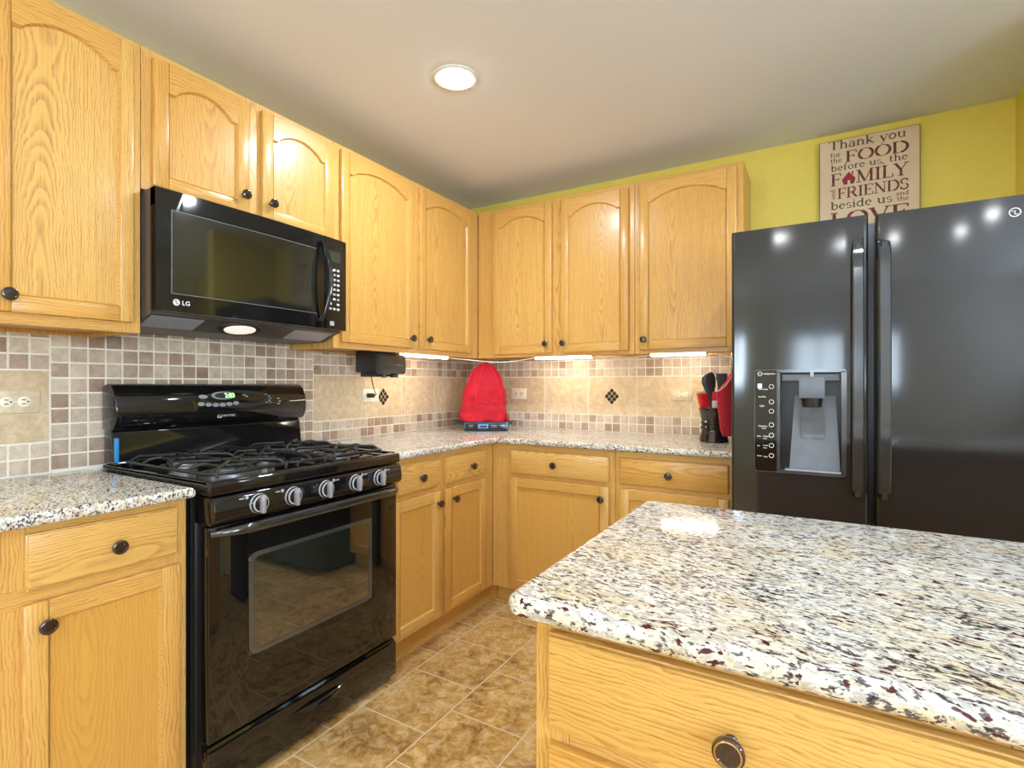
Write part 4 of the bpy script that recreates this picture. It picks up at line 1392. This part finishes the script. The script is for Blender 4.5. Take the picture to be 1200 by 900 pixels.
XH = 0.66
GL = {
    'T': (0.78, [([(.39, 0), (.39, 1)], SK), ([(.02, .97), (.76, .97)], ST), ([(.03, .97), (.03, .78)], ST), ([(.75, .97), (.75, .78)], ST), sf(.39, .03)]),
    'F': (0.68, [([(.16, 0), (.16, 1)], SK), ([(.04, .97), (.62, .97)], ST), ([(.16, .52), (.48, .52)], ST), ([(.61, .97), (.61, .76)], ST), ([(.48, .63), (.48, .41)], ST), sf(.16, .03)]),
    'O': (0.92, [(arc(.46, .5, .36, .47, 60, 120), ST), (arc(.46, .5, .37, .47, 120, 240), SK), (arc(.46, .5, .36, .47, 240, 300), ST), (arc(.46, .5, .37, .47, -60, 60), SK)]),
    'D': (0.90, [([(.17, 0), (.17, 1)], SK), ([(.04, .97), (.42, .97)], ST), ([(.04, .03), (.42, .03)], ST), (arc(.40, .5, .42, .47, -80, 80), SK)]),
    'A': (0.86, []),
    'M': (1.08, [([(.17, 0), (.17, 1)], ST), ([(.17, 1), (.54, .05)], SK), ([(.54, .05), (.91, 1)], ST), ([(.91, 0), (.91, 1)], SK), sf(.17, .03), sf(.91, .03), sf(.12, .97, .1), sf(.96, .97, .1)]),
    'I': (0.44, [([(.22, 0), (.22, 1)], SK), sf(.22, .03, .17), sf(.22, .97, .17)]),
    'L': (0.68, [([(.17, 0), (.17, 1)], SK), sf(.17, .97, .16), ([(.04, .03), (.64, .03)], ST), ([(.63, .03), (.63, .26)], ST)]),
    'Y': (0.84, [([(.42, 0), (.42, .46)], SK), ([(.42, .46), (.10, 1)], SK), ([(.42, .46), (.74, 1)], ST), sf(.42, .03), sf(.10, .97, .12), sf(.74, .97, .12)]),
    'R': (0.84, [([(.17, 0), (.17, 1)], SK), ([(.04, .97), (.44, .97)], ST), ([(.17, .50), (.44, .50)], ST), (arc(.42, .735, .22, .235, -85, 85), SK), ([(.42, .5), (.74, .03)], SK), sf(.17, .03), sf(.76, .03, .09)]),
    'E': (0.74, [([(.17, 0), (.17, 1)], SK), ([(.04, .97), (.66, .97)], ST), ([(.17, .52), (.50, .52)], ST), ([(.04, .03), (.68, .03)], ST), ([(.65, .97), (.65, .78)], ST), ([(.67, .03), (.67, .25)], ST), ([(.50, .63), (.50, .41)], ST)]),
    'N': (0.94, [([(.17, 0), (.17, 1)], ST), ([(.15, 1), (.78, .02)], SK), ([(.78, 0), (.78, 1)], ST), sf(.17, .03), sf(.12, .97, .1), sf(.78, .97)]),
    'S': (0.66, [(arc(.33, .74, .23, .22, 20, 250), .115), (arc(.33, .27, .25, .24, 70, -160), .125), ([(.56, .97), (.56, .74)], ST), ([(.08, .03), (.08, .28)], ST)]),
    'V': (0.88, [([(.44, .02), (.12, 1)], SK), ([(.44, .02), (.76, 1)], ST), sf(.12, .97, .13), sf(.76, .97, .12)]),
    'a': (0.56, [(arc(.25, .47, .16, .17, 150, 0), .09), ([(.41, .48), (.41, 0)], .13), (arc(.24, .19, .17, .17, 80, 350), .10), ([(.41, .03), (.52, .03)], ST)]),
    'b': (0.62, [([(.14, 0), (.14, 1)], .13), (arc(.33, .33, .19, .30, -130, 130), .11), sf(.10, .97, .07)]),
    'd': (0.62, [([(.46, 0), (.46, 1)], .13), (arc(.27, .33, .19, .30, 50, 310), .11), sf(.42, .97, .07), sf(.52, .03, .06)]),
    'e': (0.54, [(arc(.27, .33, .19, .30, 0, 315), .11), ([(.08, .36), (.46, .36)], ST)]),
    'f': (0.40, [([(.16, 0), (.16, .8)], .13), (arc(.30, .80, .14, .17, 180, 50), .09), ([(.03, XH - .03), (.34, XH - .03)], ST), sf(.16, .03, .12)]),
    'h': (0.66, [([(.15, 0), (.15, 1)], .13), (arc(.33, .42, .17, .22, 170, 0), .10), ([(.50, .44), (.50, 0)], .13), sf(.15, .03, .12), sf(.50, .03, .12), sf(.10, .97, .07)]),
    'i': (0.32, [([(.16, 0), (.16, XH)], .13), sf(.16, .03, .12), sf(.12, XH - .03, .08), ([(.10, .87), (.22, .87)], .13)]),
    'k': (0.64, [([(.15, 0), (.15, 1)], .13), ([(.15, .26), (.46, XH - .03)], ST), ([(.26, .36), (.54, .02)], .13), sf(.15, .03, .12), sf(.55, .03, .08), sf(.48, XH - .03, .1), sf(.10, .97, .07)]),
    'n': (0.66, [([(.15, 0), (.15, XH)], .13), (arc(.33, .42, .17, .22, 170, 0), .10), ([(.50, .44), (.50, 0)], .13), sf(.15, .03, .12), sf(.50, .03, .12), sf(.10, XH - .03, .07)]),
    'o': (0.58, [(arc(.29, .33, .21, .30, 0, 360, 20), .11)]),
    'r': (0.46, [([(.15, 0), (.15, XH)], .13), (arc(.33, .42, .17, .20, 165, 60), .11), sf(.15, .03, .12), sf(.10, XH - .03, .07)]),
    's': (0.46, [(arc(.23, .48, .14, .15, 25, 250), .085), (arc(.23, .18, .16, .16, 70, -155), .09)]),
    't': (0.42, [([(.17, .15), (.17, .88)], .13), (arc(.30, .15, .13, .12, 180, 310), .09), ([(.03, XH - .03), (.35, XH - .03)], ST)]),
    'u': (0.66, [([(.15, .22), (.15, XH)], .13), (arc(.32, .22, .17, .19, 180, 350), .10), ([(.50, 0), (.50, XH)], .13), sf(.10, XH - .03, .07), sf(.45, XH - .03, .07), sf(.55, .03, .06)]),
    'y': (0.62, [([(.10, XH - .03), (.32, .02)], .13), ([(.53, XH - .03), (.24, -.26), (.10, -.26)], ST), sf(.10, XH - .03, .1), sf(.53, XH - .03, .1)]),
    ',': (0.26, [([(.14, .08), (.07, -.14)], .12)]),
    ' ': (0.34, []),
}


def ribbon(mb, pts, w, put, m):
    n = len(pts)
    L, Rr = [], []
    for i in range(n):
        a, b = pts[max(0, i - 1)], pts[min(n - 1, i + 1)]
        dx, dy = b[0] - a[0], b[1] - a[1]
        q = math.hypot(dx, dy) or 1
        nx, ny = -dy / q * w / 2, dx / q * w / 2
        L.append((pts[i][0] + nx, pts[i][1] + ny))
        Rr.append((pts[i][0] - nx, pts[i][1] - ny))
    for i in range(n - 1):
        mb.quad([put(*L[i]), put(*L[i + 1]), put(*Rr[i + 1]), put(*Rr[i])][::-1], m)


RL = random.Random(5)


def letters(name, text, x0, x1, z0, cap, mat, vertical=False):
    """one line of the sign fitted between x0 and x1 with its base at z0"""
    mb = MB(T_BACK)
    tot = sum(GL[c][0] for c in text)
    k = ((x1 - x0) / tot)
    pen = 0.0
    lift = 0.0309
    for c in text:
        w, strokes = GL[c]
        eps = 0.0

        def put(u, v, pen=pen):
            nonlocal eps
            if vertical:
                return (z0 - v * cap, lift + eps, x0 + (pen + u) * k)
            return (x0 + (pen + u) * k, lift + eps, z0 + v * cap)
        for pts, wd in strokes:
            ribbon(mb, pts, wd, put, 0)
            eps += 0.00003
        if c == 'A':
            for poly, mi in (([(.02, .42), (.43, 1.0), (.84, .42), (.74, .42), (.74, 0), (.52, 0), (.52, .30), (.36, .30), (.36, 0), (.12, 0), (.12, .42)], 1), ([(.60, .82), (.60, 1.0), (.70, 1.0), (.70, .68)], 1)):
                tm = bmesh.new()
                f = tm.faces.new([tm.verts.new(put(*p)) for p in poly][::-1])
                bmesh.ops.triangulate(tm, faces=[f])
                mb.add(tm, mi, recalc=False)
        pen += w
    o = mb.build('lettering', [mat, M_HOUSE], sg)
    return o


letters('l1', 'Thank you', 2.196, 2.503, 2.346, 0.041, M_INK2)
letters('l2', 'FOOD', 2.264, 2.512, 2.275, 0.054, M_INK)
letters('l3', 'for', 2.202, 2.246, 2.309, 0.023, M_INK2)
letters('l4', 'the', 2.202, 2.250, 2.281, 0.023, M_INK2)
letters('l5', 'before us, the', 2.204, 2.508, 2.240, 0.032, M_INK2)
letters('l6', 'FAMILY', 2.204, 2.510, 2.168, 0.060, M_INK)
letters('l7', 'and', 2.104, 2.152, 2.222, 0.020, M_INK2, vertical=True)
letters('l8', 'FRIENDS', 2.232, 2.512, 2.103, 0.051, M_INK)
letters('l9', 'beside us', 2.203, 2.450, 2.053, 0.040, M_INK2)
letters('l10', 'and', 2.462, 2.512, 2.077, 0.021, M_INK2)
letters('l11', 'the', 2.466, 2.512, 2.052, 0.021, M_INK2)
letters('l12', 'LOVE', 2.202, 2.516, 1.968, 0.070, M_INK)


# ------------------------------------------------------------------ outlets
def outlet(T, a, z, wa, wz, base, plate_mat, label, recs, switch=False):
    t = thing('wall_outlet', label, 'outlet', T((a, base, z)))
    MB(T).box(a - wa / 2, a + wa / 2, base, base + 0.005, z - wz / 2, z + wz / 2, 0, 0.002).build('cover_plate', plate_mat, t)
    for ra in recs:
        mb = MB(T)
        mb.lathe([(0.0165, 0.0), (0.0165, 0.0015), (0.015, 0.0022), (0.001, 0.0023)], (a + ra, base + 0.005, z), 'y', 24, 0)
        for dz in (-0.006, 0.006):
            mb.box(a + ra - 0.007, a + ra + 0.003, base + 0.0068, base + 0.0077, z + dz - 0.0012, z + dz + 0.0012, 1)
        mb.lathe([(0.0024, 0.0), (0.0024, 0.0028), (0.0003, 0.0029)], (a + ra + 0.0085, base + 0.005, z), 'y', 10, 1)
        mb.build('receptacle', [M_IVORY, M_SLOT], t)
    mb = MB(T)
    mb.lathe([(0.003, 0.0), (0.003, 0.0014), (0.0003, 0.0016)], (a, base + 0.0045, z), 'y', 10, 0)
    mb.build('screw', M_IVORY, t)
    return t


outlet(T_LEFT, -2.414, 1.1475, 0.118, 0.072, 0.008, M_STONEPLATE, 'stone coloured double outlet left of the stove', (-0.0205, 0.0205))
outlet(T_LEFT, -0.928, 1.140, 0.118, 0.072, 0.008, M_PLATE, 'beige outlet with a black plug, under the can opener', (-0.0205, 0.0205))
outlet(T_BACK, 0.435, 1.1385, 0.112, 0.072, 0.008, M_PLATE, 'beige outlet right of the red appliance cover', (-0.0205, 0.0205))
outlet(T_BACK, 1.487, 1.1445, 0.118, 0.072, 0.008, M_STONEPLATE, 'stone coloured outlet near the fridge, left of the utensil crock', (-0.0205, 0.0205))


# ------------------------------------------------------------------ under-cabinet lights and their cord
def led_bar(T, a0, a1, n, label):
    t = thing('under_cabinet_light', label, 'light', T(((a0 + a1) / 2, n, ZU - 0.01)))
    mb = MB(T)
    mb.box(a0, a1, n - 0.016, n + 0.016, ZU + 0.0005, ZU + 0.0118, 0, 0.001, 1)
    mb.box(a0 - 0.006, a0, n - 0.016, n + 0.016, ZU - 0.011, ZU + 0.0118, 0, 0.001, 1)
    mb.box(a1, a1 + 0.006, n - 0.016, n + 0.016, ZU - 0.011, ZU + 0.0118, 0, 0.001, 1)
    mb.build('housing', M_WHITE, t)
    MB(T).prism([(n - 0.014, ZU), (n - 0.012, ZU - 0.009), (n - 0.004, ZU - 0.012), (n + 0.004, ZU - 0.012), (n + 0.012, ZU - 0.009), (n + 0.014, ZU)], 'x', a0, a1, 0).build('diffuser', M_LED, t)


led_bar(T_LEFT, -0.96, -0.545, 0.24, 'glowing light bar under the wall cabinet beside the can opener')
led_bar(T_BACK, 0.675, 1.035, 0.22, 'glowing light bar under the double door cabinet on the back wall')
led_bar(T_BACK, 1.375, 1.655, 0.22, 'glowing light bar under the cabinet beside the fridge')
mb = MB()
pts = []
for k in range(25):
    u = k / 24
    x, y = 0.24 + (0.66 - 0.24) * u, -0.53 + (-0.22 + 0.53) * u
    pts.append((x, y, ZU - 0.004 - 0.022 * math.sin(PI * u) + 0.004 * math.sin(7 * u)))
mb.tube(pts, 0.003, 8, 0)
tag(mb.build('power_cord', M_WHITE), 'thin white cord hanging under the wall cabinets in the corner', 'cord')
mb = MB()
pts = [(1.04 + 0.33 * k / 16, -0.22 - 0.03 * math.sin(PI * k / 16), ZU - 0.006 - 0.010 * math.sin(PI * k / 16) + 0.003 * math.sin(k)) for k in range(17)]
mb.tube(pts, 0.003, 8, 0)
tag(mb.build('power_cord', M_WHITE), 'thin white cord joining the two light bars on the back wall', 'cord')

# ------------------------------------------------------------------ can opener
ca0, ca1 = -1.108, -0.925
co = thing('can_opener', 'black can opener hung under the wall cabinet right of the stove', 'can opener', (0.17, -1.02, 1.24))
mb = MB(T_LEFT)
mb.prism([(0.085, 1.262), (0.225, 1.262), (0.225, 1.3745), (0.085, 1.3745)], 'x', ca0, ca1 - 0.02, 0, 0.004, 2)
mb.box(ca0 + 0.02, ca1 - 0.05, 0.10, 0.215, 1.240, 1.264, 0, 0.004)
mb.build('housing', M_DARKPLASTIC, co)
mb = MB(T_LEFT)
sec = [(0.226, 1.262), (0.240, 1.252), (0.262, 1.256), (0.268, 1.30), (0.262, 1.345), (0.252, 1.360), (0.226, 1.360)]
mb.prism(sec, 'x', ca0 + 0.001, ca1, 0, 0.004, 2)
mb.lathe([(0.012, 0.0), (0.011, 0.02), (0.001, 0.021)], (-1.055, 0.235, 1.235), 'z', 14, 0)
mb.box(-1.005, -0.97, 0.225, 0.255, 1.236, 1.254, 0, 0.004)
mb.build('front_cover', plain('gloss_dark_cover', (0.05, 0.047, 0.042), 0.15), co)
pts = [(0.15, -1.06, 1.245), (0.15, -1.055, 1.225), (0.13, -1.03, 1.20), (0.10, -0.99, 1.17), (0.07, -0.945, 1.145), (0.045, -0.948, 1.1405), (0.022, -0.9485, 1.140)]
fine = []
for i in range(len(pts) - 1):
    for k in range(4):
        fine.append(Vector(pts[i]).lerp(Vector(pts[i + 1]), k / 4))
fine.append(Vector(pts[-1]))
MB().tube(fine, 0.0026, 8, 0).build('cord', M_DARKPLASTIC, co)
MB(T_LEFT).prism([(-0.965, 1.128), (-0.932, 1.128), (-0.925, 1.140), (-0.932, 1.152), (-0.965, 1.152)], 'y', 0.016, 0.045, 0, 0.003, 2).build('plug', M_DARKPLASTIC, co)

# ------------------------------------------------------------------ red covered appliance in the corner
TURN = 0.581      # the appliance is set cornerwise
FWD = Vector((-math.sin(TURN), math.cos(TURN), 0))
RGT = Vector((math.cos(TURN), math.sin(TURN), 0))
LEAN = 0.53       # facing of the things in the crock
P0 = Vector((0.404, -0.365, 0.914))


def T_APP(v):
    return P0 + RGT * v[0] + FWD * v[1] + Vector((0, 0, v[2]))


ap = thing('countertop_appliance', 'low black and steel appliance base with a blue display under the red cover', 'appliance', T_APP((0, 0.12, 0)))
mb = MB(T_APP)
mb.box(-0.135, 0.140, 0.0, 0.24, 0.004, 0.058, 0, 0.006)
for x_ in (-0.12, 0.125):
    for y_ in (0.02, 0.22):
        mb.lathe([(0.010, 0.0), (0.010, 0.006)], (x_, y_, 0), 'z', 10, 1)
mb.build('appliance_base', [M_TRAY, M_DARKPLASTIC], ap)
mb = MB(T_APP)
mb.box(-0.125, 0.122, -0.004, 0.002, 0.012, 0.048, 0, 0.003)
mb.build('front_panel', M_BLACK, ap)
MB(T_APP).box(-0.048, 0.015, -0.007, -0.003, 0.018, 0.044, 0, 0.002).build('display', M_BLUE, ap, label='small blue display')
MB(T_APP).box(-0.035, 0.005, -0.0085, -0.0065, 0.024, 0.037, 0).build('display_screen', M_DARKPLASTIC, ap)
mb = MB(T_APP)
pts = [(-0.130, 0.03, 0.045), (-0.165, 0.04, 0.052), (-0.190, 0.07, 0.054), (-0.198, 0.11, 0.052), (-0.190, 0.15, 0.050), (-0.165, 0.18, 0.048), (-0.130, 0.19, 0.045)]
mb.tube(pts, 0.011, 10, 0)
mb.build('side_handle', M_DARKPLASTIC, ap)
mb = MB(T_APP)
mb.tube([(0.138, 0.02, 0.045), (0.156, 0.03, 0.050), (0.163, 0.07, 0.050), (0.156, 0.11, 0.050), (0.138, 0.12, 0.045)], 0.009, 10, 0)
mb.build('side_handle', M_DARKPLASTIC, ap)

mb = MB(T_APP)
NR, NS = 30, 56
H0, H1 = 0.0600, 0.425
rings = []


def cover_pt(j, k, extra=0.0):
    v = j / NR
    z = H0 + (H1 - H0) * v
    # half widths left / right and half depth as functions of height
    V = (0, .25, .5, .7, .8, .9, .96, 1)
    q = max(i for i in range(7) if V[i] <= v + 1e-9)
    f_ = (v - V[q]) / (V[q + 1] - V[q])
    lerp = lambda a: (a[q] + (a[q + 1] - a[q]) * f_) * 0.00534
    wl = lerp((31, 28.5, 25, 21.5, 19, 13.5, 8.5, 1))
    wr = lerp((26, 24.5, 22.5, 19.5, 16.5, 11.5, 7, 1))
    dp = lerp((23, 22, 20.5, 18, 15.5, 11, 7, 1))
    an = 2 * PI * k / NS
    c, s = math.cos(an), math.sin(an)
    e = 0.66
    x = (wr if c > 0 else wl) * math.copysign(abs(c) ** e, c)
    y = dp * math.copysign(abs(s) ** e, s)
    cx = 0.0
    wr_ = 0.012 * noise.noise(Vector((x * 14, y * 14, z * 11))) + 0.010 * noise.noise(Vector((x * 34, y * 30, z * 26 + 4)))
    wr_ *= (1.25 - 0.6 * v)
    rad = 1 + (wr_ + extra) / 0.12
    return (cx + x * rad, 0.118 + y * rad, z + 0.006 * v * (1 - v) * noise.noise(Vector((c * 3, s * 3, 1.0))))


for j in range(NR + 1):
    rings.append([cover_pt(j, k) for k in range(NS)])
mb.loft(rings, 0)
cov = thing('appliance_cover', 'red quilted cloth cover standing in the corner of the counter', 'appliance cover', T_APP((0, 0.12, H0)))
mb.build('cloth', M_RED, cov, sharp=80)
mb = MB(T_APP)
for k0, k1 in ((39, 41), (49, 46), (31, 33)):
    mb.tube([cover_pt(j, k0 + (k1 - k0) * j / NR, 0.0012) for j in range(0, NR + 1)], 0.0028, 6, 0)
mb.build('piping', M_REDPIPE, cov)
mb = MB(T_APP)
mb.tube([cover_pt(10 + 0.4 * math.sin(k), 40 + k * 0.5, 0.001) for k in range(0, 16)], 0.002, 6, 0)
mb.tube([cover_pt(17, 41 + k * 0.5, 0.001) for k in range(0, 12)], 0.002, 6, 0)
mb.build('quilt_seam', M_REDPIPE, cov)

# ------------------------------------------------------------------ utensil crock by the fridge
CX, CY = 1.700, -0.262
cr = thing('utensil_crock', 'glossy dark brown ceramic crock beside the fridge', 'crock', (CX, CY, 0.914))
mb = MB()
prof = [(0.066, 0.0), (0.070, 0.004), (0.066, 0.030), (0.060, 0.055), (0.060, 0.062), (0.064, 0.066), (0.064, 0.076), (0.060, 0.080), (0.060, 0.088), (0.064, 0.092), (0.064, 0.100), (0.060, 0.104),
        (0.062, 0.125), (0.068, 0.152), (0.071, 0.160), (0.071, 0.170), (0.068, 0.172), (0.064, 0.168), (0.060, 0.14), (0.056, 0.02), (0.002, 0.015)]
mb.lathe(prof, (CX, CY, 0.914), 'z', 36, 0)
mb.build('crock_body', M_CERAMIC, cr)


def leaf(name, label, cat, pts, widths, thick, mat, mats=None):
    """flattened lofted shape along pts: widths across the view, thick through it"""
    mb = MB()
    rings = []
    side = Vector((math.cos(LEAN), math.sin(LEAN), 0))
    dep = Vector((-math.sin(LEAN), math.cos(LEAN), 0))
    for p, w, th in zip(pts, widths, thick):
        rings.append([Vector(p) + side * w * math.cos(2 * PI * k / 16) + dep * th * math.sin(2 * PI * k / 16) for k in range(16)])
    mb.loft(rings, 0)
    return tag(mb.build(name, mat, sharp=60), label, cat)


leaf('serving_spoon', 'charcoal nylon spoon sticking up from the crock', 'utensil',
     [(1.697, -0.262, 0.960), (1.690, -0.262, 1.10), (1.686, -0.262, 1.14), (1.680, -0.264, 1.18), (1.676, -0.265, 1.21), (1.676, -0.265, 1.235), (1.682, -0.265, 1.252), (1.688, -0.265, 1.262)],
     [0.010, 0.012, 0.016, 0.028, 0.036, 0.034, 0.022, 0.006], [0.006, 0.007, 0.008, 0.010, 0.012, 0.012, 0.009, 0.004], M_UTENSIL)
leaf('spatula', 'grey nylon spatula at the back of the crock', 'utensil',
     [(1.722, -0.236, 0.960), (1.726, -0.234, 1.10), (1.730, -0.232, 1.20), (1.732, -0.232, 1.235), (1.732, -0.232, 1.256)],
     [0.006, 0.007, 0.020, 0.030, 0.028], [0.004, 0.004, 0.004, 0.004, 0.003], M_GREYUT)


def packet(label, base, top, w, th, mats, tiltx):
    mb = MB()
    side = Vector((math.cos(LEAN), math.sin(LEAN), 0))
    dep = Vector((-math.sin(LEAN), math.cos(LEAN), 0))
    b, t_ = Vector(base), Vector(top)
    N = 6
    rings = []
    for k in range(N + 1):
        u = k / N
        p = b.lerp(t_, u)
        q = th * (0.35 + 0.65 * math.sin(PI * min(1, 0.15 + u * 0.75)))
        rings.append([p + side * a * w + dep * d * q for a, d in ((-1, -0.3), (-0.6, -1), (0.6, -1), (1, -0.3), (1, 0.3), (0.6, 1), (-0.6, 1), (-1, 0.3))])
    mb.loft(rings[:4], 0)
    mb.loft(rings[3:], 1)
    return tag(mb.build('food_packet', mats, sharp=50), label, 'packet')


packet('red wrapped packet leaning over the rim of the crock', (1.668, -0.296, 1.075), (1.650, -0.300, 1.155), 0.026, 0.008, [M_REDPACK, M_REDPACK], 0)
packet('yellow and white packet at the left of the crock', (1.655, -0.266, 1.060), (1.634, -0.268, 1.165), 0.024, 0.006, [M_YELLOWPACK, M_YELLOWPACK], 0)
packet('white crinkled packet behind the red one in the crock', (1.672, -0.245, 1.060), (1.652, -0.248, 1.172), 0.022, 0.006, [M_WHITEPACK, M_WHITEPACK], 0)
packet('pink and white packet under the oven mitt', (1.716, -0.292, 1.075), (1.718, -0.297, 1.165), 0.020, 0.006, [M_WHITEPACK, M_REDPIPE], 0)

# oven mitt hung over the right of the crock
mt = thing('oven_mitt', 'red oven mitt draped over the crock next to the fridge', 'oven mitt', (1.775, -0.345, 0.95))
mb = MB()
side = Vector((math.cos(LEAN), math.sin(LEAN), 0))
dep = Vector((-math.sin(LEAN), math.cos(LEAN), 0))
path = [((1.778, -0.345, 0.952), 0.026, 0.012), ((1.776, -0.345, 0.985), 0.036, 0.018), ((1.772, -0.345, 1.05), 0.038, 0.020), ((1.768, -0.345, 1.10), 0.040, 0.020), ((1.766, -0.340, 1.15), 0.044, 0.020),
        ((1.768, -0.335, 1.19), 0.046, 0.018), ((1.782, -0.330, 1.225), 0.046, 0.016), ((1.800, -0.328, 1.262), 0.042, 0.014)]
rings = []
for p, w, th in path:
    tilt = 0.0 if p[2] < 1.14 else (p[2] - 1.14) * 0.55
    rings.append([Vector(p) + side * w * math.cos(2 * PI * k / 20) + dep * th * math.sin(2 * PI * k / 20) + Vector((0, 0, tilt * math.cos(2 * PI * k / 20)))
                  + side * 0.003 * noise.noise(Vector((k * 0.8, p[2] * 40, 0))) for k in range(20)])
mb.loft(rings, 0)
mb.build('mitt_body', M_REDCLOTH, mt, sharp=80)
mb = MB()
top = rings[-2]
rim = [rings[-1][k] for k in range(20)]
mb.tube(rim, 0.004, 8, 0, True)
mb.build('cuff_binding', M_REDPIPE, mt)
mb = MB()
a_, b_ = rings[5], rings[7]
fold = [Vector(a_[k]).lerp(Vector(b_[k]), 0.5) - dep * 0.004 for k in (10, 11, 12, 13, 14)]
mb.loft([[Vector(a_[k]).lerp(Vector(b_[k]), f) - dep * h for k in range(10, 15)] for f, h in ((0.15, 0.002), (0.5, 0.006), (0.85, 0.006), (1.0, 0.002))], 0, caps=False, closed=False)
mb.build('cuff_lining', M_PINKLINING, mt, label='pale folded lining')


# ------------------------------------------------------------------ recessed ceiling lights
def downlight(x, y, label, power=1.0):
    t = thing('recessed_light', label, 'ceiling light', (x, y, CEIL), 'recessed ceiling lights')
    mb = MB()
    mb.lathe([(0.090, CEIL - 0.0005), (0.090, CEIL - 0.004), (0.084, CEIL - 0.007), (0.072, CEIL - 0.006), (0.070, CEIL - 0.0005)], (x, y, 0), 'z', 40, 0)
    mb.build('trim_ring', M_WHITE, t)
    mb = MB()
    mb.lathe([(0.0695, CEIL - 0.001), (0.0695, CEIL - 0.008), (0.060, CEIL - 0.015), (0.035, CEIL - 0.020), (0.002, CEIL - 0.021)], (x, y, 0), 'z', 36, 0)
    mb.build('lens', M_LAMP, t)
    area_light('downlight_lamp', (x, y, CEIL - 0.026), (0, 0, 0), 0.13, 0.13, LIGHT_W * power, (0.78, 0.89, 1.0), 'DISK')


downlight(0.895, -1.335, 'lit recessed ceiling light above the floor between stove and island', 2.3)
for x, y in ((0.895, -3.35), (1.86, -3.55), (2.35, -4.05), (3.12, -4.05), (3.35, -3.60)):
    downlight(x, y, 'lit recessed ceiling light outside the photo, mirrored in the fridge doors', 0.40)
downlight(2.30, -1.335, 'unseen recessed ceiling light added above the island to brighten the kitchen', 1.7)  # added lamp out of view, brightens the back of the kitchen
